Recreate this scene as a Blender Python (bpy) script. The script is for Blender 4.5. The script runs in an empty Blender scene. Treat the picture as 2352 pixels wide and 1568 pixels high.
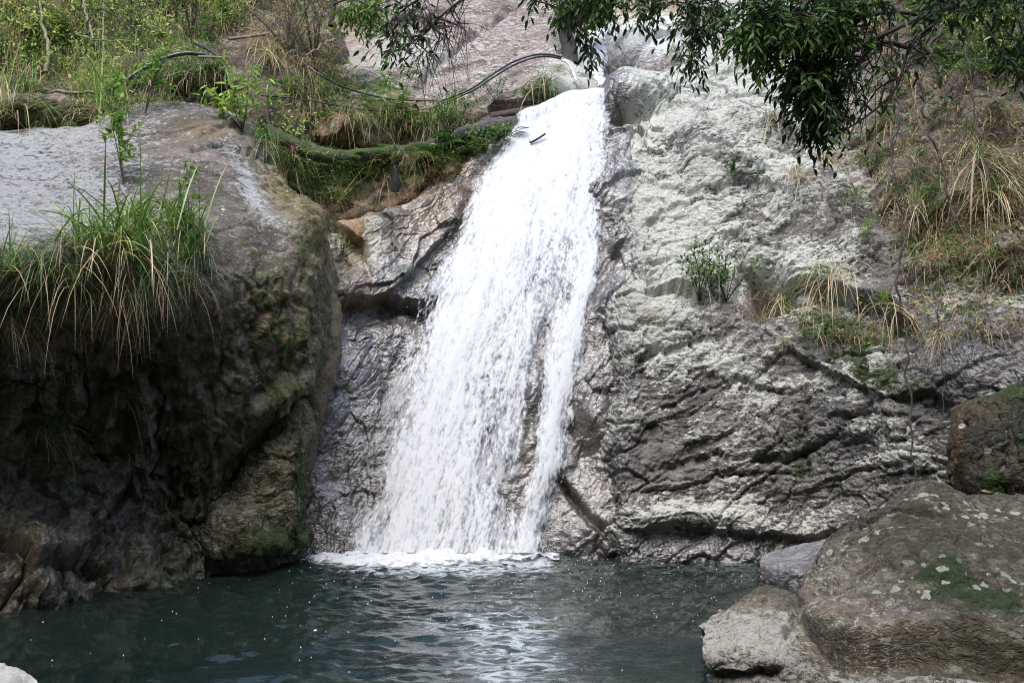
import bpy, math, random
import numpy as np
from mathutils import Vector, Matrix
rad = math.radians
scene = bpy.context.scene
COL = scene.collection
rng = np.random.default_rng(7)

# ------------------------------------------------------------------ camera, sky, sun, exposure
CAM_H, PITCH, FOCAL = 2.2, rad(2.6), 35.0
cam_data = bpy.data.cameras.new("camera"); cam_data.lens = FOCAL; cam_data.sensor_width = 36
cam_data.clip_start = 0.05; cam_data.clip_end = 500
cam = bpy.data.objects.new("camera", cam_data); COL.objects.link(cam)
cam.location = (0, 0, CAM_H); cam.rotation_euler = (rad(90) + PITCH, 0, 0)
scene.camera = cam

SUN_EL, SUN_AZ = rad(66), rad(200)           # azimuth clockwise from +Y (into the picture)
world = bpy.data.worlds.new("World"); scene.world = world; world.use_nodes = True
wn = world.node_tree.nodes; wl = world.node_tree.links
sky = wn.new('ShaderNodeTexSky'); sky.sky_type = 'NISHITA'; sky.sun_disc = False
sky.sun_elevation = SUN_EL; sky.sun_rotation = SUN_AZ
sky.air_density = 1.0; sky.dust_density = 2.0; sky.ozone_density = 1.0
wn['Background'].inputs['Strength'].default_value = 0.15
wl.new(sky.outputs['Color'], wn['Background'].inputs['Color'])
sun_data = bpy.data.lights.new("sun", 'SUN'); sun_data.energy = 1.35; sun_data.angle = rad(38)
sun_data.color = (1.0, 0.985, 0.96)
sun = bpy.data.objects.new("sun", sun_data); COL.objects.link(sun)
sd = Vector((math.sin(SUN_AZ)*math.cos(SUN_EL), math.cos(SUN_AZ)*math.cos(SUN_EL), math.sin(SUN_EL)))
sun.rotation_euler = sd.to_track_quat('Z', 'Y').to_euler(); sun.location = (0, 0, 30)
scene.view_settings.view_transform = 'Standard'; scene.view_settings.look = 'None'
scene.view_settings.exposure = 1.32; scene.view_settings.gamma = 1.0
scene.cycles.use_denoising = True; scene.cycles.denoising_prefilter = 'NONE'; scene.cycles.filter_width = 1.15
scene.cycles.max_bounces = 7; scene.cycles.diffuse_bounces = 3; scene.cycles.glossy_bounces = 3
scene.cycles.transparent_max_bounces = 24; scene.cycles.caustics_reflective = False; scene.cycles.caustics_refractive = False

# ------------------------------------------------------------------ geometry helpers
AW = 18.0 / FOCAL
CP, SP = math.cos(PITCH), math.sin(PITCH)
def P(px, py, Y):
    """point at depth Y along the sight line of photo pixel (px,py), photo taken as 2352 wide"""
    px = np.asarray(px, float); py = np.asarray(py, float); Y = np.asarray(Y, float)
    a = (px - 1176) / 1176 * AW; b = (784 - py) / 1176 * AW
    t = Y / (CP - b * SP)
    return np.stack([a * t, Y + 0 * t, CAM_H + t * (SP + b * CP)], -1)
def PX(p):
    d = p[..., 1] * CP + (p[..., 2] - CAM_H) * SP
    u = -p[..., 1] * SP + (p[..., 2] - CAM_H) * CP
    return 1176 + p[..., 0] / d / AW * 1176, 784 - u / d / AW * 1176
def W(px, Y, z=0.0):
    """photo pixel row of a point at depth Y and height z -> (px,py,Y) control entry"""
    d = Y * CP + (z - CAM_H) * SP; u = -Y * SP + (z - CAM_H) * CP
    return (px, 784 - u / d / AW * 1176, Y)

def sm(x, a, b):
    t = np.clip((x - a) / (b - a), 0, 1); return t * t * (3 - 2 * t)

def hsh(i, j, k, s):
    h = (i.astype(np.uint32) * np.uint32(374761393) + j.astype(np.uint32) * np.uint32(668265263)
         + k.astype(np.uint32) * np.uint32(2147483647 - 1274126177 & 0xffffffff) + np.uint32(s * 974634777 & 0xffffffff))
    h = (h ^ (h >> np.uint32(13))) * np.uint32(1274126177)
    h = (h ^ (h >> np.uint32(16))) * np.uint32(2246822519)
    return h ^ (h >> np.uint32(13))
G12 = np.array([[1,1,0],[-1,1,0],[1,-1,0],[-1,-1,0],[1,0,1],[-1,0,1],[1,0,-1],[-1,0,-1],[0,1,1],[0,-1,1],[0,1,-1],[0,-1,-1]], np.float32)
def pnoise(p, s=0):
    p = p.astype(np.float32); f = np.floor(p); i = f.astype(np.int64); r = p - f
    w = r * r * r * (r * (r * 6 - 15) + 10)
    out = np.zeros(p.shape[0], np.float32)
    for a in (0, 1):
        wa = w[:, 0] if a else 1 - w[:, 0]
        for b in (0, 1):
            wb = wa * (w[:, 1] if b else 1 - w[:, 1])
            for c in (0, 1):
                g = G12[hsh(i[:, 0] + a, i[:, 1] + b, i[:, 2] + c, s) % np.uint32(12)]
                d = g[:, 0] * (r[:, 0] - a) + g[:, 1] * (r[:, 1] - b) + g[:, 2] * (r[:, 2] - c)
                out += wb * (w[:, 2] if c else 1 - w[:, 2]) * d
    return out
def fbm(p, o=5, lac=2.03, g=0.5, s=0):
    out = 0; a = 1.0
    for k in range(o):
        out = out + a * pnoise(p * lac**k + 11.3 * k, s + k); a *= g
    return out
def ridged(p, o=4, lac=2.1, g=0.5, s=0):
    out = 0; a = 1.0
    for k in range(o):
        out = out + a * (1 - 2 * np.abs(pnoise(p * lac**k + 7.7 * k, s + 20 + k))); a *= g
    return out / 2
def worley(p, s=0):
    f = np.floor(p).astype(np.int64); n = p.shape[0]
    F1 = np.full(n, 9.0, np.float32); F2 = F1.copy(); ID = np.zeros(n, np.float32)
    for a in (-1, 0, 1):
        for b in (-1, 0, 1):
            for c in (-1, 0, 1):
                i, j, k = f[:, 0] + a, f[:, 1] + b, f[:, 2] + c
                h = hsh(i, j, k, s)
                q = np.stack([i + (h & np.uint32(1023)) / 1023.0, j + ((h >> np.uint32(10)) & np.uint32(1023)) / 1023.0,
                              k + ((h >> np.uint32(20)) & np.uint32(1023)) / 1023.0], 1)
                d = np.sqrt(((q - p)**2).sum(1)).astype(np.float32)
                m = d < F1
                F2 = np.where(m, F1, np.minimum(F2, d)); F1 = np.where(m, d, F1)
                ID = np.where(m, (h % np.uint32(9973)) / 9973.0, ID).astype(np.float32)
    return F1, F2, ID
def facet(p, s=0):
    """broken-rock noise: cells, each a tilted plane -> (height, distance to cell edge)"""
    f = np.floor(p).astype(np.int64); n = p.shape[0]
    F1 = np.full(n, 9.0, np.float32); F2 = F1.copy(); H = np.zeros(n, np.float32)
    for a in (-1, 0, 1):
        for b in (-1, 0, 1):
            for c in (-1, 0, 1):
                i, j, k = f[:, 0] + a, f[:, 1] + b, f[:, 2] + c
                h = hsh(i, j, k, s); h2 = h * np.uint32(2654435761) ^ (h >> np.uint32(7))
                v = p - np.stack([i + (h & np.uint32(1023)) / 1023.0, j + ((h >> np.uint32(10)) & np.uint32(1023)) / 1023.0,
                                  k + ((h >> np.uint32(20)) & np.uint32(1023)) / 1023.0], 1)
                d = np.sqrt((v**2).sum(1)).astype(np.float32)
                t = v[:, 0] * ((h2 & np.uint32(255)) / 127.5 - 1) + v[:, 1] * (((h2 >> np.uint32(8)) & np.uint32(255)) / 127.5 - 1) \
                    + v[:, 2] * (((h2 >> np.uint32(16)) & np.uint32(255)) / 127.5 - 1) + ((h2 >> np.uint32(24)) / 255.0 - .5) * .8
                m = d < F1
                F2 = np.where(m, F1, np.minimum(F2, d)); F1 = np.where(m, d, F1); H = np.where(m, t, H).astype(np.float32)
    return H, F2 - F1
def terrace(x, k=.75):
    f = np.floor(x); r = x - f
    return f + np.where(r < k, r * .25, r * .25 + (r - k) / (1 - k) * .75)
def rotxz(p, deg, sx=1, sy=1, sz=1):
    """axes tilted by deg in the picture plane (x right, z up), then scaled"""
    c, s = math.cos(rad(deg)), math.sin(rad(deg))
    return np.stack([(p[:, 0] * c + p[:, 2] * s) * sx, p[:, 1] * sy, (-p[:, 0] * s + p[:, 2] * c) * sz], 1)

def resample(A, n):
    R = A.shape[0]
    seg = np.linalg.norm(np.diff(A, axis=0), axis=-1).reshape(R - 1, -1).mean(1) ** 0.8
    cum = np.concatenate([[0], np.cumsum(seg)]); u = np.linspace(0, cum[-1], n)
    i = np.clip(np.searchsorted(cum, u, side='right') - 1, 0, R - 2); t = (u - cum[i]) / seg[i]
    E = np.concatenate([[2 * A[0] - A[1]], A, [2 * A[-1] - A[-2]]])
    p0, p1, p2, p3 = E[i], E[i + 1], E[i + 2], E[i + 3]
    t = t.reshape((-1,) + (1,) * (A.ndim - 1))
    return .5 * (2 * p1 + (p2 - p0) * t + (2 * p0 - 5 * p1 + 4 * p2 - p3) * t**2 + (3 * p1 - p0 - 3 * p2 + p3) * t**3)
def grid_faces(nu, nv):
    i = np.arange(nu * nv).reshape(nu, nv)
    return np.stack([i[:-1, :-1], i[:-1, 1:], i[1:, 1:], i[1:, :-1]], -1).reshape(-1, 4)

def mesh_from(name, verts, faces, mats=(), attrs=None, midx=None, smooth=False):
    faces = np.asarray(faces, np.int32); k = faces.shape[1]
    me = bpy.data.meshes.new(name)
    me.vertices.add(len(verts)); me.vertices.foreach_set('co', np.asarray(verts, np.float32).ravel())
    me.loops.add(faces.size); me.loops.foreach_set('vertex_index', faces.ravel())
    me.polygons.add(len(faces)); me.polygons.foreach_set('loop_start', np.arange(0, faces.size, k, dtype=np.int32))
    if smooth: me.polygons.foreach_set('use_smooth', np.ones(len(faces), bool))
    for m in mats: me.materials.append(m)
    if midx is not None: me.polygons.foreach_set('material_index', np.asarray(midx, np.int32))
    for kk, v in (attrs or {}).items():
        a = me.attributes.new(kk, 'FLOAT', 'POINT'); a.data.foreach_set('value', np.asarray(v, np.float32).ravel())
    me.update(calc_edges=True); me.validate()
    return me
def link(name, me, parent=None, loc=None):
    o = bpy.data.objects.new(name, me); COL.objects.link(o)
    if parent is not None: o.parent = parent
    if loc is not None: o.location = loc
    return o
def tag(o, label=None, cat=None, group=None, kind=None):
    if label: o['label'] = label
    if cat: o['category'] = cat
    if group: o['group'] = group
    if kind: o['kind'] = kind
    return o

def patch(name, rows, nu, nv, disp, attrs, mat, parent=None):
    """a rock surface from a net of control points, refined and displaced along its normals"""
    A = np.array([[P(*c) for c in r] for r in rows])
    A = resample(A, nu); A = resample(np.swapaxes(A, 0, 1), nv); A = np.swapaxes(A, 0, 1)
    N = np.cross(np.gradient(A, axis=1), np.gradient(A, axis=0)); N /= np.linalg.norm(N, axis=-1, keepdims=True) + 1e-9
    p = A.reshape(-1, 3); n = N.reshape(-1, 3)
    flip = (n * (np.array([0, 0, CAM_H]) - p)).sum(1).mean() < 0
    if flip: n = -n
    px, py = PX(p)
    D = dict(p=p, n=n, px=px, py=py)
    d, extra = disp(D)
    q = p + n * np.asarray(d)[:, None]
    D['q'] = q; D.update(extra)
    at = attrs(D)
    f = grid_faces(nu, nv)
    if not flip: f = f[:, ::-1]
    me = mesh_from(name, q, f, [mat], at, smooth=True)
    return link(name, me, parent)

def gauss(D, cx, cy, rx, ry, ang=0):
    c, s = math.cos(rad(ang)), math.sin(rad(ang)); x = D['px'] - cx; y = D['py'] - cy
    return np.exp(-(((x * c + y * s) / rx)**2 + ((-x * s + y * c) / ry)**2))
def along(D, pts, wv=1.0):
    """signed distance in photo rows below a line, and a soft mask over the line's span"""
    xs = [q[0] for q in pts]; ys = [q[1] for q in pts]
    wob = wv * 10 * pnoise(np.stack([D['px'] / 45, D['py'] / 200, 0 * D['px']], 1), 5) + wv * wv * 5 * pnoise(np.stack([D['px'] / 14, D['py'] / 60, 0 * D['px']], 1), 6)
    d = D['py'] - np.interp(D['px'], xs, ys) + wob
    e = max(25, .12 * (xs[-1] - xs[0]))
    m = sm(D['px'], xs[0] - e * .3, xs[0] + e) * (1 - sm(D['px'], xs[-1] - e, xs[-1] + e * .3))
    return d, m
def lip(D, pts, A, w, wv=1.0):      # overhanging lip, undercut beneath
    d, m = along(D, pts, wv)
    return m * A * np.where(d < 0, sm(d, -w * 1.6, -3), sm(-d, -w * .15, 0) * 2 - 1 * (1 - sm(d, w * .3, w * 1.6)) * 1.0)
def shelf(D, pts, A, w):    # the rock below the line stands out
    d, m = along(D, pts)
    return m * A * np.where(d < 0, 0, sm(d, 0, w * .2) * (1 - sm(d, w * .3, w * 2.2)))
def crack(D, pts, A, w):
    d, m = along(D, pts)
    return -m * A * np.exp(-(d / w)**2)

# ------------------------------------------------------------------ materials
class NT:
    def __init__(s, name):
        s.m = bpy.data.materials.new(name); s.m.use_nodes = True; s.t = s.m.node_tree; s.t.nodes.clear()
        s.out = s.t.nodes.new('ShaderNodeOutputMaterial')
    def n(s, typ, **kw):
        nd = s.t.nodes.new(typ)
        for k, v in kw.items():
            if k.startswith('_'): setattr(nd, k[1:], v); continue
            key = int(k[1:]) if k[0] == 'i' and k[1:].isdigit() else k.replace('__', ' ')
            if isinstance(v, bpy.types.NodeSocket): s.t.links.new(v, nd.inputs[key])
            else: nd.inputs[key].default_value = v
        return nd
    def noise(s, vec, scale, detail=6, rough=.6, dist=0):
        return s.n('ShaderNodeTexNoise', Vector=vec, Scale=scale, Detail=detail, Roughness=rough, Distortion=dist).outputs['Fac']
    def math(s, op, a, b=0.0, clamp=False):
        return s.n('ShaderNodeMath', _operation=op, _use_clamp=clamp, i0=a, i1=b).outputs[0]
    def ramp(s, fac, a, b, lo=0.0, hi=1.0):
        return s.n('ShaderNodeMapRange', _interpolation_type='SMOOTHSTEP', i0=fac, i1=a, i2=b, i3=lo, i4=hi).outputs[0]
    def mix(s, f, a, b, mode='MIX'):
        nd = s.n('ShaderNodeMix', _data_type='RGBA', _blend_type=mode)
        for i, v in ((0, f), (6, a), (7, b)):
            if isinstance(v, bpy.types.NodeSocket): s.t.links.new(v, nd.inputs[i])
            else: nd.inputs[i].default_value = v if i == 0 else (*v, 1)
        return nd.outputs[2]
    def attr(s, name): return s.n('ShaderNodeAttribute', _attribute_name=name).outputs['Fac']
    def finish(s, sh): s.t.links.new(sh, s.out.inputs['Surface']); return s.m

def rock_mat(name, dark, mid, pale, moss=(.05, .075, .012), stain=(.20, .11, .035), bump=.5, sc=1.0, rough=.8, tilt=20, speck=0.0, pinky=(.20, .15, .13), lich_sc=11, noise_var=1.0, coat=0.0, an=.45, crack_k=.45):
    g_ = lambda c, k: tuple(min(.62, v * k) for v in c)
    dark, mid, pinky, stain, pale, moss = g_(dark, 1.5), g_(mid, 1.5), g_(pinky, 1.45), g_(stain, 1.45), g_(pale, 1.3), g_(moss, 1.15)
    t = NT(name)
    co = t.n('ShaderNodeTexCoord').outputs['Object']
    st = t.n('ShaderNodeMapping', Vector=co, Rotation=(0, rad(tilt), 0), Scale=(an * sc, sc, 1.25 * sc)).outputs[0]
    n1 = t.noise(co, 1.1 * sc, 5, .65); n2 = t.noise(st, 7, 8, .72, .6); n3 = t.noise(st, 26, 4, .72, .3); nb = t.noise(st, 9, 3, .65, .5)
    c = t.mix(t.ramp(n1, .38, .62), dark, mid)
    c = t.mix(t.ramp(t.noise(co, 2.3 * sc, 4, .6), .52, .68, 0, .7), c, pinky)
    c = t.mix(t.ramp(n2, .35, .62, 0, .7 * noise_var), c, t.mix(1.0, c, (.42, .40, .39), 'MULTIPLY'))
    c = t.mix(t.ramp(n3, .32, .6, .55, 0), c, t.mix(1.0, c, (1.9, 1.87, 1.82), 'MULTIPLY'))
    vc = t.n('ShaderNodeTexVoronoi', _feature='DISTANCE_TO_EDGE', Vector=t.mix(.06, st, t.n('ShaderNodeTexNoise', Vector=co, Scale=4.0, Detail=3.0).outputs['Color']), Scale=3.2)
    ck = t.math('MULTIPLY', t.ramp(vc.outputs['Distance'], .012, .035, 1, 0), t.ramp(t.noise(co, 1.9, 3), .47, .56))
    c = t.mix(t.math('MULTIPLY', ck, crack_k), c, (.02, .018, .016))
    pa = t.attr('pale')
    ln = t.noise(st, lich_sc, 9, .68, 1.2); ridge = t.attr('ridge')
    lv = t.math('ADD', t.math('ADD', ln, t.math('MULTIPLY', pa, .42)), t.math('MULTIPLY', ridge, .13))
    lv = t.math('ADD', lv, t.math('MULTIPLY', t.math('SUBTRACT', t.noise(st, lich_sc * 4.2, 6, .7, .8), .5), .34))
    lm = t.math('MULTIPLY', t.ramp(lv, .68, .735), t.ramp(pa, .02, .12), True)
    pc = t.mix(t.ramp(n3, .3, .7), pale, t.mix(1.0, pale, (.72, .74, .68), 'MULTIPLY'))
    c = t.mix(lm, c, pc)
    sa = t.math('MULTIPLY', t.attr('stain'), t.ramp(n2, .25, .6), True)
    c = t.mix(sa, c, stain)
    mo = t.attr('moss')
    mv = t.math('ADD', t.math('MULTIPLY', t.noise(co, 5 * sc, 7, .75), 1.6), t.math('MULTIPLY', mo, .55))
    mm = t.math('MULTIPLY', t.ramp(mv, 1.0, 1.2), t.ramp(mo, .02, .2), True)
    mc = t.mix(t.ramp(t.noise(co, 17, 5, .7), .3, .7), t.mix(1.0, moss, (.35, .4, .4), 'MULTIPLY'), moss)
    c = t.mix(t.math('MULTIPLY', mm, .93), c, mc)
    if speck > 0:
        vo = t.n('ShaderNodeTexVoronoi', Vector=t.n('ShaderNodeMapping', Vector=t.mix(.04, co, t.n('ShaderNodeTexNoise', Vector=co, Scale=9.0).outputs['Color'])).outputs[0], Scale=10.0)
        rr = t.math('MULTIPLY', t.n('ShaderNodeSeparateColor', Color=vo.outputs['Color']).outputs[0], .9)
        spm = t.math('LESS_THAN', t.math('ADD', vo.outputs['Distance'], t.math('MULTIPLY', t.math('SUBTRACT', n3, .5), .25)), t.math('SUBTRACT', rr, .9 - .40 * speck))
        spm = t.math('MULTIPLY', spm, t.ramp(t.noise(co, 1.7, 3), .4, .6), True)
        c = t.mix(t.math('MULTIPLY', spm, .85), c, (.42, .44, .36))
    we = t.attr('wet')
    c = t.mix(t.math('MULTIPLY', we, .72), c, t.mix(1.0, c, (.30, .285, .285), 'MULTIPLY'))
    ro = t.math('SUBTRACT', t.math('ADD', rough, t.math('MULTIPLY', t.math('SUBTRACT', n3, .5), .2)), t.math('MULTIPLY', we, rough - .32))
    b1 = t.n('ShaderNodeBump', Strength=bump, Distance=.06, Height=nb).outputs[0]
    h2 = t.math('ADD', t.math('SUBTRACT', n3, t.math('MULTIPLY', ck, 1.3 * crack_k)), t.math('MULTIPLY', mm, .5))
    b2 = t.n('ShaderNodeBump', Strength=bump * .8, Distance=.02, Height=h2, Normal=b1).outputs[0]
    b3 = t.n('ShaderNodeBump', Strength=bump * .5, Distance=.03, Height=lm, Normal=b2).outputs[0]
    b = t.n('ShaderNodeBsdfPrincipled', Base__Color=c, Roughness=ro, Normal=b3)
    t.t.links.new(t.math('ADD', .25, t.math('MULTIPLY', we, .5)), b.inputs['Specular IOR Level'])
    t.t.links.new(t.math('MULTIPLY', we, coat), b.inputs['Coat Weight']); b.inputs['Coat Roughness'].default_value = .2; b.inputs['Coat IOR'].default_value = 1.6; t.t.links.new(b3, b.inputs['Coat Normal'])
    return t.finish(b.outputs[0])
# ------------------------------------------------------------------ rock faces and boulders
M_cliff = rock_mat('cliff_rock', (.055, .052, .05), (.125, .118, .11), (.37, .365, .335), lich_sc=15, bump=.7, coat=.8, stain=(.085, .06, .042), moss=(.04, .06, .012), tilt=22, pinky=(.128, .120, .108))
M_slab = rock_mat('wet_slab_rock', (.075, .068, .062), (.16, .14, .125), (.42, .42, .37), bump=.42, coat=1.0, sc=1.8, crack_k=.25, tilt=35, stain=(.26, .15, .05), pinky=(.2, .15, .12))
M_upper = rock_mat('brown_slab_rock', (.10, .078, .07), (.165, .13, .118), (.36, .34, .31), bump=.6, tilt=30, pinky=(.15, .108, .094), lich_sc=18)
M_gully = rock_mat('pale_gully_rock', (.2, .18, .16), (.32, .29, .26), (.58, .56, .49), bump=.5, tilt=30)
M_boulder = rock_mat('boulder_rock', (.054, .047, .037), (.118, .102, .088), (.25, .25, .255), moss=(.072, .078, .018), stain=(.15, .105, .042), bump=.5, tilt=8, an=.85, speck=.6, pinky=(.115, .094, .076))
M_front = rock_mat('front_boulder_rock', (.085, .075, .056), (.165, .147, .112), (.34, .32, .29), moss=(.03, .056, .012), stain=(.034, .031, .018), bump=.8, sc=1.5, an=.8, crack_k=.18, tilt=-25, speck=1.35, pinky=(.2, .15, .12))
M_dark = rock_mat('dark_mossy_rock', (.018, .016, .011), (.040, .034, .022), (.35, .36, .3), moss=(.04, .08, .012), stain=(.10, .055, .02), pinky=(.05, .04, .028), bump=.9, sc=1.4, tilt=70, speck=.9)
M_soil = rock_mat('soil', (.07, .05, .035), (.13, .10, .075), (.4, .36, .3), moss=(.05, .075, .015), stain=(.085, .066, .046), bump=.9, sc=1.6, tilt=5, rough=.95)

# --- the slab the water runs down (left wet bank, rock behind the fall, wet strip right of it)
TOP = [(560, 660, 14.2), (760, 545, 14.6), (840, 505, 15.0), (930, 465, 15.4), (1010, 425, 15.8), (1100, 360, 16.3), (1195, 288, 16.8), (1300, 240, 17.0), (1397, 226, 17.0), (1445, 205, 17.0), (1520, 190, 17.2), (1610, 200, 17.8)]
BOT = [(540, 13.2), (640, 13.1), (690, 13.0), (720, 13.0), (748, 13.0), (778, 13.0), (805, 13.0), (1030, 13.0), (1255, 13.0), (1330, 12.95), (1425, 12.9), (1500, 13.1)]
BOW = [0, 0, -5, -15, -25, -32, -38, -2, 30, 38, 30, 10]
def slab_row(t, cols=None, z_off=0.0):
    out = []
    for i, ((tx, ty, tY), (bx, bY), bw) in enumerate(zip(TOP, BOT, BOW)):
        a = P(tx, ty, tY); b = P(*W(bx, bY)); q = a + (b - a) * t
        q[1] += .28 * math.sin(math.pi * t) * (-1)         # belly towards the pool
        x, y = PX(q); Y = q[1]
        out.append((float(x) + bw * 4 * t * (1 - t), float(y), float(Y)))
    return out
slab_rows = [[(x + 4, y + 60, Y + 2.6) for x, y, Y in TOP], [(x + 2, y + 6, Y + .9) for x, y, Y in TOP]] + [slab_row(t) for t in (0, .12, .26, .4, .54, .68, .82, .93)] \
    + [[W(bx, bY) for bx, bY in BOT], [W(bx, bY - .25, -.9) for bx, bY in BOT]]
LEDGE_MID = [(770, 692), (830, 688), (890, 676), (960, 700), (1000, 690)]
def slab_disp(D):
    p = D['p']
    st = rotxz(p, 42, .55, 1, 1.5)
    warp = st + .13 * fbm(p * 1.7, 3, s=3)[:, None]
    F1, F2, ID = worley(warp * np.array([1.1, 1.0, 1.25]), 4)
    f1, f2, id2 = worley(warp * 3.1, 9)
    big = .16 * fbm(p * .8, 4, s=1)
    h1, e1 = facet(warp * .95, 4); h2, e2 = facet(warp * 2.4, 9); h3, e3 = facet(warp * 6.5 + .3 * fbm(p * 6, 2, s=7)[:, None], 10)
    med = ridged(warp * 8, 4, s=8)
    edge = .35 + .65 * sm(D['px'], 1330, 1420)
    d = big + edge * (.15 * h1 - .022 * np.exp(-(e1 / .03)**2)) + edge * (.07 * h2 - .010 * np.exp(-(e2 / .05)**2)) + (.4 + .6 * edge) * (.024 * h3 - .010 * np.exp(-(e3 / .1)**2)) + .008 * med + .008 * fbm(p * 14, 3, s=6)
    d += lip(D, LEDGE_MID, .2, 55) + lip(D, [(760, 520), (830, 560), (850, 640)], .1, 40)
    d += lip(D, [(880, 690), (930, 640), (1000, 560), (1060, 500)], .09, 45)
    d += .35 * gauss(D, 1375, 935, 60, 85) + .22 * gauss(D, 1400, 430, 60, 70) + .16 * gauss(D, 1400, 700, 45, 60) + .12 * gauss(D, 1340, 1215, 60, 50) + .2 * gauss(D, 1225, 950, 28, 120)
    d += crack(D, [(1280, 1100), (1345, 1180), (1420, 1250)], .25, 14) + .32 * gauss(D, 1455, 215, 60, 30) - .35 * gauss(D, 1430, 262, 60, 14)
    return d, dict(ridge=np.clip(med, -1, 1))
def slab_attr(D):
    px, py = D['px'], D['py']
    fall_l = np.interp(py, [228, 288, 390, 490, 600, 680, 780, 880, 990, 1080, 1160, 1262], [1300, 1190, 1140, 1085, 1035, 990, 960, 925, 885, 850, 815, 805])
    left = fall_l - px
    dry = sm(left, 90, 230) * (1 - sm(py, 560, 760)) * .75 + sm(px, 1420, 1500) * .8
    wet = np.clip(1 - dry, 0, 1)
    stain = np.clip(.9 * np.exp(-((left - 95) / 60)**2) * (1 - sm(py, 480, 640)) + .9 * gauss(D, 810, 560, 40, 90) + .6 * gauss(D, 850, 690, 70, 22) + .7 * gauss(D, 705, 1000, 25, 250), 0, 1)
    pale = .5 * gauss(D, 860, 590, 60, 60) + .5 * sm(px, 1400, 1470) * sm(900 - py, 0, 300) + .35 * (fbm(D['p'] * 2, 3, s=31) > .1)
    return dict(wet=wet, stain=stain, pale=np.clip(pale * (1 - .3 * wet), 0, 1), ridge=D['ridge'], moss=np.clip(.7 * gauss(D, 930, 640, 50, 25) + .6 * gauss(D, 790, 620, 30, 60), 0, 1))
slab = patch('rock_slab', slab_rows, 620, 620, slab_disp, slab_attr, M_slab)
tag(slab, 'wet brown rock slab the waterfall slides down', 'rock face', kind='structure')

# --- the big lichen cliff right of the fall
CX = [0, 1, 2, 3, 4, 5, 6, 7, 8]
def crow(y, x0, Ys):
    xs = [x0 - 70, x0, (x0 + 1600) / 2 if x0 < 1540 else x0 + 50, 1720, 1900, 2080, 2250, 2440, 2750]
    ys = y if isinstance(y, (list, tuple)) else [y] * 9
    return [(a, b, c) for a, b, c in zip(xs, ys, Ys)]
cliff_rows = [
    crow(-260, 1720, [25, 24, 23.5, 23, 22.2, 21.2, 20, 18.8, 17]),
    crow(-20, 1660, [22.5, 20.6, 20.3, 20, 19.2, 18.2, 17.1, 16, 14.5]),
    crow([130, 120, 110, 100, 100, 100, 100, 100, 100], 1600, [20.5, 19.0, 18.7, 18.5, 18, 17.1, 16.1, 15.1, 13.7]),
    crow([250, 240, 230, 230, 230, 230, 230, 230, 230], 1530, [19.0, 17.5, 17.2, 17.2, 16.9, 16.1, 15.2, 14.3, 13.0]),
    crow(400, 1475, [17.0, 15.9, 15.75, 15.7, 15.4, 14.7, 14, 13.2, 12.1]),
    crow(560, 1452, [15.9, 14.85, 14.8, 14.75, 14.4, 13.8, 13.1, 12.3, 11.4]),
    crow([640, 640, 650, 660, 670, 680, 690, 700, 720], 1470, [15.2, 14.3, 14.3, 14.3, 13.9, 13.3, 12.6, 11.8, 11]),
    crow([710, 710, 715, 735, 750, 790, 800, 800, 800], 1450, [15, 13.95, 13.85, 13.8, 13.35, 12.7, 12.0, 11.3, 10.6]),
    crow(880, 1430, [14.6, 13.5, 13.45, 13.35, 12.95, 12.3, 11.7, 11, 10.3]),
    crow(1030, 1415, [14.3, 13.2, 13.15, 13.05, 12.7, 12.1, 11.5, 10.85, 10.2]),
    crow(1170, 1420, [14.1, 13.0, 12.95, 12.85, 12.55, 12, 11.4, 10.8, 10.1]),
    [W(x, Y) for x, Y in zip([1355, 1425, 1510, 1720, 1900, 2080, 2250, 2440, 2750], [13.9, 12.85, 12.75, 12.6, 12.3, 11.85, 11.3, 10.7, 10])],
    [W(x, Y - .2, -.9) for x, Y in zip([1355, 1425, 1510, 1720, 1900, 2080, 2250, 2440, 2750], [13.9, 12.85, 12.75, 12.6, 12.3, 11.85, 11.3, 10.7, 10])],
]
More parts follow.
